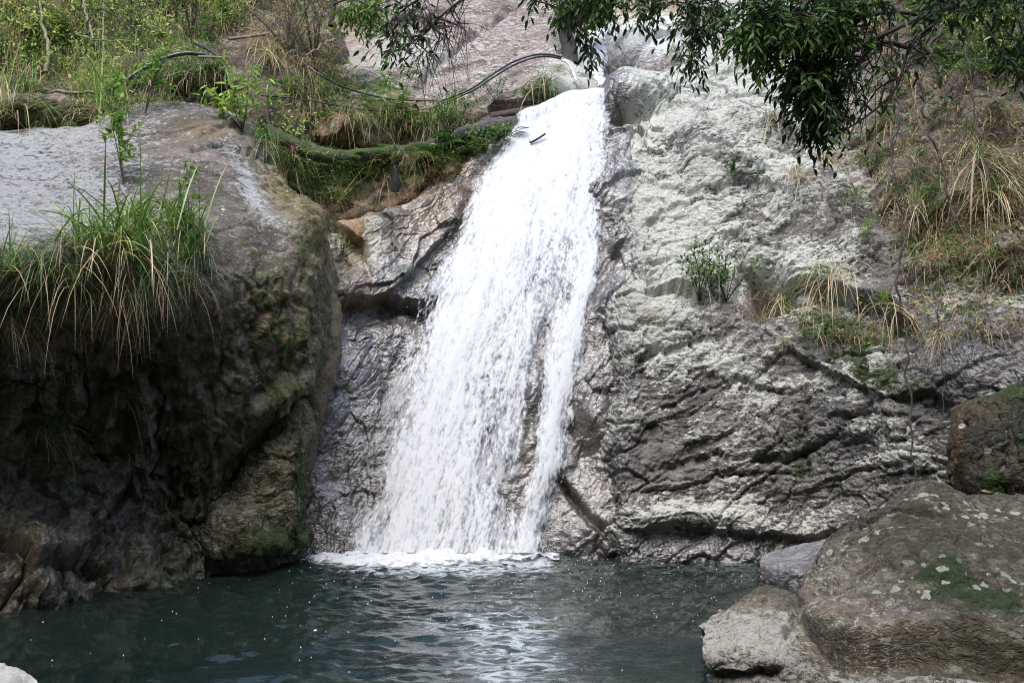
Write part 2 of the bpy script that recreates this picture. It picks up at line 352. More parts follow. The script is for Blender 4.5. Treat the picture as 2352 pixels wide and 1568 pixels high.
def cliff_disp(D):
    p = D['p']; px, py = D['px'], D['py']
    st = rotxz(p, 24, .5, .9, 1.55)
    warp = st + .14 * np.stack([fbm(p * 1.5, 3, s=41), fbm(p * 1.5, 3, s=43), fbm(p * 1.5, 3, s=42)], 1)
    big = .20 * fbm(p * .55, 2, s=11)
    h1, e1 = facet(warp * .8, 14); h2, e2 = facet(warp * 2.0, 19); h3, e3 = facet(warp * 4.8 + .3 * fbm(p * 5, 2, s=46)[:, None], 23); h4, e4 = facet(rotxz(p, -14, .8, 1, 1.4) * 11 + .4 * fbm(p * 9, 2, s=45)[:, None], 24)
    wr = ridged(rotxz(p, 16, .5, 1, 1.8) * 9 + .5 * fbm(p * 3.3, 3, s=47)[:, None], 4, s=13)
    sa = rotxz(p, 20, 1, 1, 1); ter = terrace(sa[:, 2] * 4.5 + 1.1 * fbm(p * 1.4, 4, s=48)) / 4.5 - sa[:, 2] - .24 * fbm(p * 1.4, 4, s=48)
    upper = 1 - sm(py, 560, 720); right = sm(px, 1750, 2100)
    rough = 1 - .45 * gauss(D, 1660, 360, 140, 40)
    d = big + rough * (.08 * h1 - .035 * np.exp(-(e1 / .022)**2) + .045 * h2 - .020 * np.exp(-(e2 / .03)**2) + .05 * np.clip(ter, -.5, .5)) + .028 * h3 - .016 * np.exp(-(e3 / .06)**2) + .014 * h4 - .010 * np.exp(-(e4 / .1)**2) + .014 * wr + .010 * fbm(p * 15, 3, s=49)
    d += shelf(D, [(1540, 318), (1620, 322), (1720, 350), (1860, 395), (1990, 450)], .35, 60)
    d += .4 * gauss(D, 1690, 290, 55, 42) + .25 * gauss(D, 1780, 310, 50, 40) + .25 * gauss(D, 1570, 250, 60, 60)
    d += lip(D, [(1470, 650), (1560, 668), (1640, 690)], .14, 40) + lip(D, [(1700, 600), (1800, 640), (1880, 640), (2000, 690), (2120, 760)], .2, 60)
    d -= .75 * gauss(D, 1765, 655, 40, 48) ; d -= .4 * gauss(D, 1500, 640, 34, 24)
    d += shelf(D, [(1480, 700), (1600, 712), (1720, 740), (1850, 800), (2000, 880), (2150, 960)], .14, 80)
    d += lip(D, [(1800, 800), (1900, 850), (2030, 905), (2150, 900), (2250, 960)], .08, 55)
    d += lip(D, [(1430, 1215), (1550, 1205), (1700, 1225), (1850, 1230), (1990, 1190)], .08, 45) + .15 * gauss(D, 1600, 1190, 140, 25)
    d += crack(D, [(1440, 830), (1560, 800), (1700, 770)], .12, 12) + crack(D, [(1500, 1080), (1650, 1050), (1800, 1060), (1900, 1010)], .1, 10)
    for ln, A_, w_ in (([(1470, 525), (1560, 472), (1660, 448)], .07, 5), ([(1490, 425), (1590, 442), (1700, 428), (1830, 465)], .08, 5), ([(1540, 575), (1680, 540), (1840, 565)], .07, 5), ([(1590, 205), (1680, 232), (1770, 238)], .09, 6), ([(1530, 255), (1600, 262), (1640, 300)], .08, 5),
                       ([(1640, 160), (1700, 150), (1780, 180)], .08, 6), ([(1600, 380), (1700, 398), (1780, 420)], .06, 4), ([(1460, 600), (1560, 590), (1620, 612)], .06, 4), ([(1480, 960), (1580, 905), (1700, 880), (1830, 905)], .05, 4), ([(1450, 1130), (1560, 1120), (1690, 1085), (1760, 1090)], .05, 4), ([(1900, 960), (2000, 940), (2110, 965)], .06, 5), ([(1850, 1130), (1960, 1085), (2080, 1060)], .05, 4)):
        d += crack(D, ln, A_, w_) + .35 * lip(D, ln, A_, 18, .6)
    for x, y0, y1 in ((1845, 880, 1120), (1985, 820, 1000), (1700, 560, 700)):
        d -= .12 * np.exp(-((px - x + 12 * pnoise(np.stack([py / 50, px * 0, px * 0], 1), 8)) / 10)**2) * sm(py, y0, y0 + 40) * (1 - sm(py, y1 - 40, y1))
    # knobs of rock standing out of the planted slope
    for x, y, rx, ry, a in ((2190, 490, 70, 45, .3), (2270, 420, 60, 60, .45), (2300, 300, 60, 45, .4), (2230, 210, 40, 60, .4), (2000, 560, 80, 40, .25), (2330, 600, 60, 60, .4), (2150, 620, 60, 30, .25), (2080, 400, 40, 40, .25), (2300, 760, 90, 60, .3), (2240, 880, 60, 60, .25)):
        d += a * gauss(D, x, y, rx, ry)
    return d, dict(ridge=np.clip(wr * .8 + .9 * h3 + .7 * h4 + .4 * h2, -1, 1))
def cliff_attr(D):
    px, py = D['px'], D['py']
    n = fbm(D['p'] * .9, 4, s=51)
    nearfall = 1 - sm(px, 1500, 2050)
    pale = .24 * (1 - sm(px + (py - 300) * .35, 1680, 2120)) * (1 - sm(py, 620, 900)) + .25 + .16 * nearfall * (1 - sm(py, 500, 900)) + .42 * n
    pale += .35 * gauss(D, 1560, 1180, 170, 45) + .2 * gauss(D, 1700, 820, 120, 60) - .35 * gauss(D, 1650, 370, 130, 28, 12) - .3 * gauss(D, 1920, 1010, 50, 90) - .2 * gauss(D, 2260, 830, 120, 70)
    pale -= .35 * sm(px - (py - 300) * .2, 1900, 2080) * (1 - sm(py, 560, 760))
    base = sm(py, 1215, 1250) * (1 - sm(px, 1950, 2100))
    pale *= 1 - .85 * base
    wet = np.clip(base + .75 * gauss(D, 2270, 850, 130, 70) + .5 * gauss(D, 1920, 1020, 60, 130) + .75 * gauss(D, 1420, 950, 40, 250) + .45 * gauss(D, 2140, 1080, 60, 110) + .5 * gauss(D, 1440, 500, 30, 250), 0, 1)
    moss = 1.1 * gauss(D, 2050, 880, 170, 40, 20) + .9 * gauss(D, 1900, 740, 120, 55, 20) + .6 * gauss(D, 1850, 1060, 130, 130) + .8 * gauss(D, 2240, 745, 50, 20) + .5 * gauss(D, 2100, 740, 200, 60) + .12 * sm(px, 1950, 2100) * (1 - sm(py, 600, 760)) + .5 * gauss(D, 1810, 520, 60, 30) + .35 * gauss(D, 1760, 320, 60, 30) + .12 * sm(py, 600, 800)
    stain = .85 * sm(px + 60 * n - (py - 300) * .2, 1860, 2080) * (1 - sm(py, 560, 740)) + .5 * gauss(D, 1480, 720, 40, 40)
    return dict(pale=np.clip(pale, 0, 1), wet=wet, moss=np.clip(moss * .62, 0, 1), stain=np.clip(stain * .8, 0, 1), ridge=D['ridge'])
cliff = patch('cliff', cliff_rows, 900, 1000, cliff_disp, cliff_attr, M_cliff)
tag(cliff, 'tall grey lichen covered cliff right of the waterfall', 'cliff', kind='structure')

# --- brown rock slope high behind the fall, and the soil bank under it
UX = [560, 700, 820, 940, 1060, 1180, 1290, 1340, 1420]
upper_rows = [
    [(x, -260, Y) for x, Y in zip(UX, [23, 23.5, 24, 24.5, 25, 25.3, 25.5, 25.8, 26.5])],
    [(x, -40, Y) for x, Y in zip(UX, [20.5, 21, 21.5, 22, 22.4, 22.6, 22.6, 23, 24])],
    [(x, 70, Y) for x, Y in zip(UX, [19, 19.4, 19.9, 20.3, 20.7, 20.9, 20.9, 21.4, 22.6])],
    [(x, y, Y) for x, y, Y in zip(UX, [170, 175, 180, 180, 165, 150, 140, 150, 160], [17.9, 18.2, 18.6, 18.9, 19.1, 19.1, 19.0, 19.6, 21])],
    [(x, y, Y) for x, y, Y in zip(UX, [230, 235, 240, 240, 222, 205, 195, 205, 215], [17.3, 17.5, 17.7, 17.8, 17.9, 17.75, 17.6, 18.2, 19.5])],
    [(x, y, Y) for x, y, Y in zip(UX, [280, 285, 290, 285, 262, 245, 235, 245, 260], [16.9, 17.0, 17.2, 17.3, 17.45, 17.5, 17.45, 18, 19.0])],
    [(x, y, Y) for x, y, Y in zip(UX, [330, 330, 335, 330, 315, 300, 285, 290, 300], [16.8, 16.9, 17.05, 17.2, 17.4, 17.5, 17.6, 18.2, 19.0])],
    [(x, y, Y) for x, y, Y in zip(UX, [420, 420, 420, 410, 390, 380, 370, 370, 380], [16.7, 16.8, 17.0, 17.2, 17.4, 17.5, 17.6, 18.2, 19.0])],
    [(x, 620, Y) for x, Y in zip(UX, [15.6, 15.9, 16.3, 16.8, 17.2, 17.4, 17.6, 18.2, 19.0])],
]
def upper_disp(D):
    p = D['p']; st = rotxz(p, 32, .5, 1, 1.4); w = st + .2 * fbm(p * 1.2, 3, s=61)[:, None]
    h1, e1 = facet(w * .7, 64); h2, e2 = facet(w * 2.4, 66)
    low = sm(D['py'], 200, 290)
    med = ridged(w * 2.2, 4, s=62)
    d = .2 * fbm(p * .5, 3, s=60) + .02 * med * (1 + 2.2 * low) + .08 * h1 - .02 * np.exp(-(e1 / .04)**2) + .03 * h2 * (1 + 2 * low) + low * .12 * fbm(p * 2.2, 4, s=65)
    d += crack(D, [(940, 195), (1010, 130), (1110, 60), (1200, 10)], .2, 10) + lip(D, [(1120, 250), (1200, 238), (1290, 225)], .22, 30) + lip(D, [(715, 318), (790, 335), (880, 345)], .12, 25)
    d += .35 * gauss(D, 800, 305, 60, 26) + .25 * gauss(D, 1260, 205, 60, 25)
    return d, dict(ridge=np.clip(med, -1, 1))
def upper_attr(D):
    px, py = D['px'], D['py']
    soil = sm(py, 215, 300) * (1 - sm(px, 1060, 1160))
    return dict(pale=np.clip(.22 + .5 * gauss(D, 900, 120, 120, 30) + .5 * gauss(D, 800, 300, 50, 20) + .5 * sm(px, 1200, 1320) * sm(py, 60, 180), 0, 1), stain=.75 * soil + .35 * gauss(D, 840, 90, 80, 50),
                moss=np.clip(.5 * soil + .9 * gauss(D, 1240, 225, 90, 14), 0, 1), wet=.25 * gauss(D, 860, 100, 100, 40) + .4 * soil * (py > 300), ridge=D['ridge'])
upper = patch('upper_rock_slope', upper_rows, 380, 460, upper_disp, upper_attr, M_upper)
tag(upper, 'bare reddish brown rock slope behind the top of the waterfall', 'rock face', kind='structure')

# --- gully of the upper cascade
GX = [1230, 1290, 1340, 1400, 1480, 1570, 1680, 1800]
gully_rows = [
    [(x, -260, Y) for x, Y in zip(GX, [26, 26.5, 27, 27, 27, 27, 26.5, 26])],
    [(x, -30, Y) for x, Y in zip(GX, [23, 23.4, 23.6, 23.5, 23.3, 23, 22.8, 22.4])],
    [(x, y, Y) for x, y, Y in zip(GX, [95, 95, 92, 82, 62, 50, 40, 40], [21.2, 21.4, 21.5, 21.3, 20.9, 20.8, 20.9, 21])],
    [(x, y, Y) for x, y, Y in zip(GX, [150, 150, 145, 135, 125, 120, 120, 120], [20.3, 20.5, 20.6, 20.4, 20.0, 20, 20.2, 20.5])],
    [(x, y, Y) for x, y, Y in zip(GX, [200, 200, 198, 196, 190, 180, 180, 180], [19.6, 19.8, 20.0, 19.8, 19.3, 19.3, 19.5, 20])],
    [(x, y, Y) for x, y, Y in zip(GX, [232, 230, 226, 220, 214, 210, 215, 220], [17.8, 17.8, 17.6, 17.5, 17.7, 18, 18.4, 19])],
    [(x, y, Y) for x, y, Y in zip(GX, [300, 300, 300, 300, 300, 300, 300, 300], [17.8, 17.8, 17.6, 17.5, 17.7, 18, 18.4, 19])],
]
def gully_disp(D):
    p = D['p']; w = rotxz(p, 30, .5, 1, 1.4) + .25 * fbm(p * 1.2, 3, s=71)[:, None]
    h1, e1 = facet(w * .9, 74); h2, e2 = facet(w * 2.6, 75); med = ridged(w * 2.4, 4, s=72)
    d = .15 * fbm(p * .8, 3, s=70) + .03 * med + .16 * h1 - .04 * np.exp(-(e1 / .05)**2) + .08 * h2 - .02 * np.exp(-(e2 / .06)**2) + .3 * gauss(D, 1480, 120, 70, 40) + .3 * gauss(D, 1545, 165, 30, 18) - .3 * gauss(D, 1500, 185, 60, 10)
    return d, dict(ridge=np.clip(med, -1, 1))
gully = patch('gully_rock', gully_rows, 260, 320, gully_disp, lambda D: dict(pale=np.clip(.75 * gauss(D, 1490, 100, 110, 45) + .5 * sm(D['px'], 1560, 1620) + .15, 0, 1), wet=np.clip(.9 * gauss(D, 1380, 160, 70, 60) + .5 * gauss(D, 1460, 175, 60, 30), 0, 1), ridge=D['ridge'], stain=.4 * (1 - sm(D['py'], 20, 70))), M_gully)
tag(gully, 'pale rock of the stream gully above the waterfall', 'rock face', kind='structure')

# --- planted slope upper left
HX = [-700, -250, 0, 180, 360, 520, 640, 720, 790]
hill_rows = [
    [(x, -700, Y) for x, Y in zip(HX, [25, 25, 25, 25, 25, 25.5, 26, 26.5, 27.5])],
    [(x, -250, Y) for x, Y in zip(HX, [19.5, 20, 20.3, 20.6, 21, 21.6, 22.2, 22.8, 24.0])],
    [(x, -30, Y) for x, Y in zip(HX, [16.4, 17.2, 17.7, 18, 18.4, 18.9, 19.4, 20.0, 21.3])],
    [(x, 90, Y) for x, Y in zip(HX, [15.4, 16.2, 16.7, 17.0, 17.3, 17.7, 18.1, 18.6, 19.8])],
    [(x, y, Y) for x, y, Y in zip(HX, [175, 175, 175, 178, 150, 150, 170, 180, 190], [14.9, 15.7, 16.1, 16.3, 16.3, 16.7, 17.0, 17.5, 18.7])],
    [(x, y, Y) for x, y, Y in zip(HX, [208, 208, 208, 215, 200, 200, 225, 240, 250], [14.8, 15.6, 15.9, 16.0, 16.25, 16.5, 16.75, 17.2, 18.3])],
    [(x, y, Y) for x, y, Y in zip(HX, [262, 262, 258, 268, 262, 270, 300, 320, 330], [14.7, 15.4, 15.6, 15.7, 16.0, 16.3, 16.5, 17.0, 18.0])],
    [(x, y, Y) for x, y, Y in zip(HX, [420, 400, 380, 370, 370, 390, 430, 460, 480], [14.2, 15.0, 15.5, 15.6, 15.9, 16.2, 16.4, 16.8, 17.8])],
]
def hill_disp(D):
    p = D['p']; d = .3 * fbm(p * .6, 5, s=81) + .08 * ridged(p * 2.5, 4, s=82)
    d += .3 * gauss(D, 500, 200, 55, 25) + .4 * gauss(D, 640, 110, 40, 50) + lip(D, [(390, 195), (460, 192), (540, 215)], .3, 22) + .25 * gauss(D, 110, 238, 110, 16, 5)
    return d, dict(ridge=np.clip(5 * fbm(p * 3, 3, s=83), -1, 1))
hill = patch('hillside', hill_rows, 300, 420, hill_disp, lambda D: dict(pale=.1 + .4 * gauss(D, 110, 212, 70, 5) + .3 * gauss(D, 500, 215, 60, 25), moss=np.clip(.3 + 1.2 * gauss(D, 120, 242, 120, 22, 6), 0, 1), stain=.5 * (1 - gauss(D, 100, 235, 140, 30)), ridge=D['ridge'], wet=0 * D['px'] + .25), M_soil)
tag(hill, 'steep overgrown hillside above the left boulder', 'hillside', kind='structure')

# --- the huge overhanging boulder on the left
b_rows = [
    [(-420, 420, 17.5), (-60, 400, 17.2), (190, 380, 17), (330, 360, 17), (430, 360, 17), (480, 380, 17), (470, 400, 17.3)],
    [(-420, 310, 15.2), (-60, 308, 15.3), (180, 294, 15.5), (330, 256, 15.4), (450, 236, 15.3), (528, 268, 15.5), (552, 322, 16.3)],
    [(-420, 400, 12), (-60, 390, 12.4), (180, 370, 13), (350, 340, 13.4), (500, 335, 13.8), (618, 372, 14.3), (626, 430, 15.4)],
    [(-420, 500, 10), (-60, 480, 10.6), (170, 460, 11.4), (350, 450, 12), (545, 445, 12.6), (682, 482, 13.2), (700, 545, 14.6)],
    [(-420, 585, 8.5), (-60, 562, 9.2), (150, 560, 9.8), (340, 565, 10.4), (560, 580, 11.5), (728, 640, 12.4), (745, 690, 13.9)],
    [(-420, 690, 8.5), (-60, 660, 9.2), (150, 655, 9.75), (340, 665, 10.3), (545, 680, 11.2), (722, 755, 12.2), (735, 790, 13.7)],
    [(-420, 850, 9.2), (-60, 830, 9.9), (150, 830, 10.6), (340, 835, 11.1), (530, 835, 11.5), (694, 870, 12.2), (710, 890, 13.5)],
    [(-420, 1050, 9.6), (-60, 1050, 10.3), (150, 1050, 11.1), (330, 1050, 11.6), (480, 1035, 11.8), (604, 1000, 12.2), (640, 990, 13.3)],
    [(-420, 1210, 9.7), (-60, 1210, 10.2), (150, 1210, 10.8), (310, 1200, 11.4), (430, 1180, 11.8), (540, 1120, 12.2), (580, 1100, 13.2)],
    [W(-420, 9.6), W(-60, 9.75), W(150, 10.3), W(310, 10.9), W(420, 11.5), W(540, 12.2), W(600, 13)],
    [W(-420, 9.4, -1), W(-60, 9.6, -1), W(150, 10.2, -1), W(310, 10.8, -1), W(420, 11.4, -1), W(540, 12.2, -1), W(600, 13, -1)],
]
def bould_disp(D):
    p = D['p']; px, py = D['px'], D['py']
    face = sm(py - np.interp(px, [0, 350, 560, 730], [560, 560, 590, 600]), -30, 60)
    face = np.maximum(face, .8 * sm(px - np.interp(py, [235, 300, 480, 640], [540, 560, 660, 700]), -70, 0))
    fl = np.stack([p[:, 0] * 2.2, p[:, 1] * 2.2, p[:, 2] * .55], 1); fl = fl + .2 * fbm(p * 1.8, 3, s=92)[:, None]
    top = rotxz(p, 4, .5, 1.3, 1.6) + .2 * fbm(p * 1.2, 3, s=93)[:, None]
    F1, F2, ID = worley(top * .75, 94); h1, e1 = facet(fl * .55, 96); h2, e2 = facet(fl * 1.5, 84); h3, e3 = facet(p * 4.2, 85)
    med = ridged(fl * 1.6, 5, s=97); tm = ridged(top * 2.6, 4, s=98)
    d = .16 * fbm(p * .6, 4, s=91) + (1 - face) * (.022 * tm + .03 * (ID - .5) - .02 * np.exp(-((F2 - F1) / .03)**2) + .010 * fbm(top * 6, 4, s=83)) + face * (.05 * med + .035 * h2 - .012 * np.exp(-(e2 / .05)**2) + .016 * h3 + .07 * fbm(fl * 2.2, 4, s=82) + .022 * fbm(p * 8, 4, s=99))
    deep = sm(py, 720, 900) * (1 - sm(px, 380, 620))
    d += deep * (.20 * h1 + .07 * h2 + .05 * h3 - .08 * np.exp(-(e1 / .06)**2) + .07 * fbm(p * 3.2, 4, s=90))
    low = sm(py, 1050, 1200) * (1 - sm(px, 420, 600)); g1, g2, id3 = worley(p * 2.2, 88)
    d += low * (.22 * np.sqrt(np.clip(.55 - g1, 0, 1)) - .06)
    d += crack(D, [(0, 345), (120, 330), (240, 335), (330, 320)], .06, 7) + crack(D, [(430, 352), (520, 342), (600, 362), (640, 385)], .10, 6) + crack(D, [(150, 372), (200, 378), (250, 400)], .07, 7)
    d += crack(D, [(440, 310), (540, 300), (600, 330)], .05, 5)
    d += .35 * gauss(D, 60, 1300, 70, 90) + .25 * gauss(D, 690, 520, 40, 60)
    d += lip(D, [(560, 960), (640, 905), (710, 880)], .12, 30)
    return d, dict(face=face, ridge=np.clip(tm * .7 + med * face, -1, 1))
def bould_attr(D):
    px, py, face = D['px'], D['py'], D['face']
    n = fbm(D['p'] * 1.1, 4, s=101)
    pale = (1 - face) * np.clip(.40 - sm(px + 90 * n, 180, 420) * .34, 0, 1) + .4 * (1 - face) * gauss(D, 575, 440, 30, 110, -25) + .25 * gauss(D, 90, 850, 50, 20) + .08
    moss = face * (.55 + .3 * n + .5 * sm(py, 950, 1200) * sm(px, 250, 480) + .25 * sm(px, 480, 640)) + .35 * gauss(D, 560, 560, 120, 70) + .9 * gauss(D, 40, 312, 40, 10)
    stain = np.clip(1.0 * gauss(D, 668, 490, 30, 150, -26) + .6 * gauss(D, 640, 730, 60, 90)  + .5 * gauss(D, 470, 300, 70, 20) + .25 * face, 0, 1)
    return dict(pale=np.clip(pale, 0, 1), moss=np.clip(moss, 0, 1) * .8, stain=stain, wet=np.clip(face * (.5 + .25 * sm(py, 1000, 1200)) * (1 - .5 * sm(px, 560, 660)) + (1 - face) * .25 * gauss(D, 120, 420, 220, 90), 0, 1), ridge=D['ridge'])  # wetness on the face also paints in the overhang's shade
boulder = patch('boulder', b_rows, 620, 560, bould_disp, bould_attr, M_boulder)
tag(boulder, 'huge round boulder overhanging the left side of the pool, grass on its lip', 'boulder')

# --- brown rock squeezed between the big boulder and the slab
r_rows = [
    [(640, 470, 15.2), (672, 452, 14.9), (700, 448, 14.8), (722, 470, 15.0), (730, 500, 15.6)],
    [(650, 520, 14.4), (690, 505, 14.0), (722, 510, 13.9), (748, 545, 14.2), (745, 580, 15.0)],
    [(660, 620, 13.9), (715, 600, 13.5), (745, 605, 13.45), (772, 640, 13.8), (765, 670, 14.6)],
    [(670, 720, 13.7), (720, 710, 13.3), (755, 710, 13.25), (786, 722, 13.6), (775, 740, 14.4)],
    [(660, 830, 13.5), (700, 830, 13.15), (735, 830, 13.1), (766, 832, 13.4), (760, 840, 14.2)],
    [(650, 930, 13.3), (685, 935, 13.05), (712, 935, 13.0), (735, 930, 13.2), (735, 930, 14)],
    [(650, 1080, 13.3), (680, 1080, 13.1), (700, 1080, 13.1), (712, 1080, 13.2), (715, 1080, 14)],
]
def small_disp(s, a=.06, w=1.0, blocky=.05, st=None):
    def f(D):
        p = D['p']; q = p if st is None else rotxz(p, *st)
        q = q * w + .2 * fbm(p * 2, 3, s=s + 3)[:, None]
        h1, e1 = facet(q * 1.3, s); h2, e2 = facet(q * 4, s + 9); med = ridged(q * 5, 4, s=s + 1)
        return 1.6 * a * fbm(p * 1.3, 4, s=s + 2) + a * .3 * med + blocky * (h1 + .4 * h2) - blocky * .35 * (np.exp(-(e1 / .05)**2) + .5 * np.exp(-(e2 / .07)**2)) + .012 * fbm(p * 12, 3, s=s + 5), dict(ridge=np.clip(med, -1, 1))
    return f
o = patch('boulder', r_rows, 220, 160, small_disp(110, .06, 1.0, .03), lambda D: dict(pale=.1 + 0 * D['px'], stain=np.clip(.35 + .3 * gauss(D, 770, 720, 25, 200), 0, 1), moss=.35 * (1 - sm(D['px'], 690, 720)), wet=.3 + 0 * D['px'], ridge=D['ridge']), M_boulder)
tag(o, 'narrow brown boulder wedged between the huge boulder and the wet slab', 'boulder')

m_rows = [
    [(560, 1010, 13.4), (620, 950, 13.2), (668, 902, 13.2), (700, 900, 13.3), (712, 925, 13.9)],
    [(545, 1060, 12.7), (610, 1000, 12.5), (660, 960, 12.4), (700, 955, 12.6), (716, 960, 13.4)],
    [(520, 1130, 12.3), (590, 1080, 12.1), (650, 1060, 12.1), (695, 1055, 12.35), (712, 1060, 13.2)],
    [(470, 1190, 12.0), (560, 1170, 11.85), (630, 1170, 11.95), (684, 1170, 12.35), (700, 1175, 13.2)],
    [(440, 1240, 11.8), (540, 1225, 11.7), (620, 1232, 11.9), (684, 1235, 12.4), (696, 1240, 13.2)],
    [W(430, 11.75), W(540, 11.9), W(620, 12.2), W(684, 12.6), W(695, 13.3)],
    [W(430, 11.7, -1), W(540, 11.9, -1), W(620, 12.2, -1), W(684, 12.6, -1), W(695, 13.3, -1)],
]
def mrock_disp(D):
    d, e = small_disp(120, .07, 1.2, .07)(D)
    d = d + .2 * gauss(D, 520, 1190, 60, 40) + lip(D, [(480, 1262), (580, 1255), (690, 1262)], .12, 22) + .15 * gauss(D, 600, 1235, 60, 20)
    return d, e
o = patch('boulder', m_rows, 260, 220, mrock_disp, lambda D: dict(pale=.25 + .3 * gauss(D, 650, 1000, 60, 60), stain=np.clip(.8 * gauss(D, 665, 980, 45, 120), 0, 1), moss=np.clip(.32 + .75 * gauss(D, 630, 1235, 70, 30) + .55 * gauss(D, 690, 1100, 14, 130), 0, 1), wet=np.clip(.15 + .8 * sm(D['py'], 1255, 1285), 0, 1), ridge=D['ridge']),
          rock_mat('mossy_rock', (.04, .035, .022), (.085, .072, .045), (.24, .22, .16), moss=(.04, .065, .012), stain=(.15, .105, .035), bump=.8, sc=1.6, tilt=60))
tag(o, 'yellowish mossy rock under the huge boulder where the fall meets the pool', 'boulder')

# --- front right boulder
f_rows = [
    [W(1650, 9.2, -.6), W(1720, 9.5, -.6), W(1790, 10, -.6), W(1850, 10.4, -.6), W(1930, 10.6, -.6), W(2030, 10.8, -.6), W(2140, 10.9, -.6), W(2280, 10.8, -.6), W(2440, 10.6, -.6), W(2750, 10, -.6)],
    [(1640, 1480, 8.5), (1705, 1415, 8.9), (1770, 1375, 9.2), (1840, 1368, 9.4), (1910, 1295, 9.8), (2010, 1205, 10.0), (2120, 1152, 10.1), (2265, 1172, 10.2), (2430, 1180, 10.1), (2750, 1180, 9.6)],
    [(1617, 1450, 7.95), (1690, 1393, 8.3), (1770, 1360, 8.6), (1832, 1358, 8.8), (1898, 1282, 9.0), (2010, 1190, 9.2), (2120, 1140, 9.3), (2260, 1160, 9.3), (2430, 1172, 9.2), (2750, 1180, 8.8)],
    [(1614, 1490, 7.7), (1685, 1440, 7.85), (1762, 1415, 8.0), (1832, 1415, 8.1), (1905, 1380, 8.2), (2010, 1320, 8.3), (2120, 1285, 8.4), (2260, 1285, 8.4), (2430, 1300, 8.3), (2750, 1300, 8)],
    [(1620, 1525, 7.6), (1688, 1500, 7.4), (1765, 1490, 7.35), (1835, 1490, 7.4), (1905, 1480, 7.35), (2010, 1462, 7.35), (2120, 1450, 7.4), (2260, 1440, 7.4), (2430, 1440, 7.3), (2750, 1450, 7)],
    [W(1628, 7.65, .12), W(1695, 7.35, .15), W(1770, 7.2, .18), W(1840, 7.15, .2), W(1910, 7.1, .22), W(2010, 7.0, .25), W(2120, 6.9, .28), W(2260, 6.8, .3), W(2430, 6.7, .3), W(2750, 6.4, .3)],
    [W(1640, 7.6, -.15), W(1700, 7.3, -.15), W(1775, 7.1, -.15), W(1845, 7.0, -.15), W(1915, 6.9, -.15), W(2010, 6.75, -.15), W(2120, 6.6, -.15), W(2260, 6.5, -.15), W(2430, 6.4, -.15), W(2750, 6.1, -.15)],
    [W(1640, 7.5, -.9), W(1700, 7.1, -.9), W(1775, 6.9, -.9), W(1845, 6.8, -.9), W(1915, 6.6, -.9), W(2010, 6.5, -.9), W(2120, 6.3, -.9), W(2260, 6.2, -.9), W(2430, 6.1, -.9), W(2750, 5.9, -.9)],
]
def front_disp(D):
    p = D['p']; px, py = D['px'], D['py']
    st = rotxz(p, -28, .85, 1, 1.2) + .15 * fbm(p * 2, 3, s=133)[:, None]
    h1, e1 = facet(st * 1.1, 134); h2, e2 = facet(st * 3.2, 139); h3, e3 = facet(st * 8, 138); med = ridged(st * 6, 4, s=131)
    d = .10 * fbm(p * .9, 4, s=130) + .035 * h1 - .012 * np.exp(-(e1 / .03)**2) + .018 * h2 - .010 * np.exp(-(e2 / .05)**2) + .012 * h3 + .010 * med + .05 * fbm(p * 2.4, 3, s=135) + .020 * fbm(p * 9, 4, s=137) + .006 * fbm(p * 40, 3, s=136)
    d += lip(D, [(1830, 1420), (1880, 1455), (1960, 1478), (2060, 1466), (2180, 1480), (2300, 1490), (2500, 1500)], .17, 60, .35)
    cr = np.exp(-((px - np.interp(py, [1355, 1400, 1440, 1480], [1822, 1836, 1818, 1800]) + 8 * pnoise(np.stack([py / 20, px * 0, px * 0], 1), 3)) / 9)**2) * sm(py, 1350, 1370) * (1 - sm(py, 1450, 1500))
    d += .16 * gauss(D, 2110, 1290, 220, 90) + .10 * gauss(D, 1950, 1380, 90, 60) - .05 * gauss(D, 1985, 1300, 30, 70, 30); d -= .06 * cr; d -= .06 * gauss(D, 1900, 1470, 40, 20)
    d += crack(D, [(1690, 1500), (1760, 1495), (1850, 1520)], .05, 8) + lip(D, [(1620, 1520), (1700, 1535), (1800, 1530)], .06, 20)
    return d, dict(ridge=np.clip(med, -1, 1))
def front_attr(D):
    px, py = D['px'], D['py']; n = fbm(D['p'] * 1.3, 4, s=141)
    left = 1 - sm(px + 40 * n, 1800, 1870)
    lowr = sm(py - np.interp(px, [1800, 1900, 2100, 2352], [1440, 1490, 1500, 1510]), 0, 40) * (1 - left)
    dome = (1 - left) * (1 - lowr)
    olive = dome * sm(px + 150 * n - (py - 1300) * 1.0, 1860, 2090)
    pale = .55 * left * sm(py, 1380, 1440) + .16 * dome * (1 - olive) + .1 * olive + .35 * lowr
    moss = np.clip(.16 * olive + .6 * gauss(D, 2170, 1355, 85, 38, 10) + .55 * gauss(D, 2280, 1400, 70, 50) + .5 * gauss(D, 1900, 1300, 40, 20) + .6 * gauss(D, 1850, 1400, 14, 30), 0, 1)
    return dict(pale=np.clip(pale, 0, 1), stain=np.clip(.9 * olive + .6 * lowr * gauss(D, 1950, 1510, 200, 30), 0, 1), moss=moss, wet=np.clip(sm(py, 1490, 1530) * left * .9 + .5 * lowr * (D['p'][:, 2] < .12) + .15, 0, 1), ridge=D['ridge'])
front = patch('boulder', f_rows, 420, 520, front_disp, front_attr, M_front)
tag(front, 'broad olive brown boulder with moss and dead leaves in the front right corner', 'boulder')

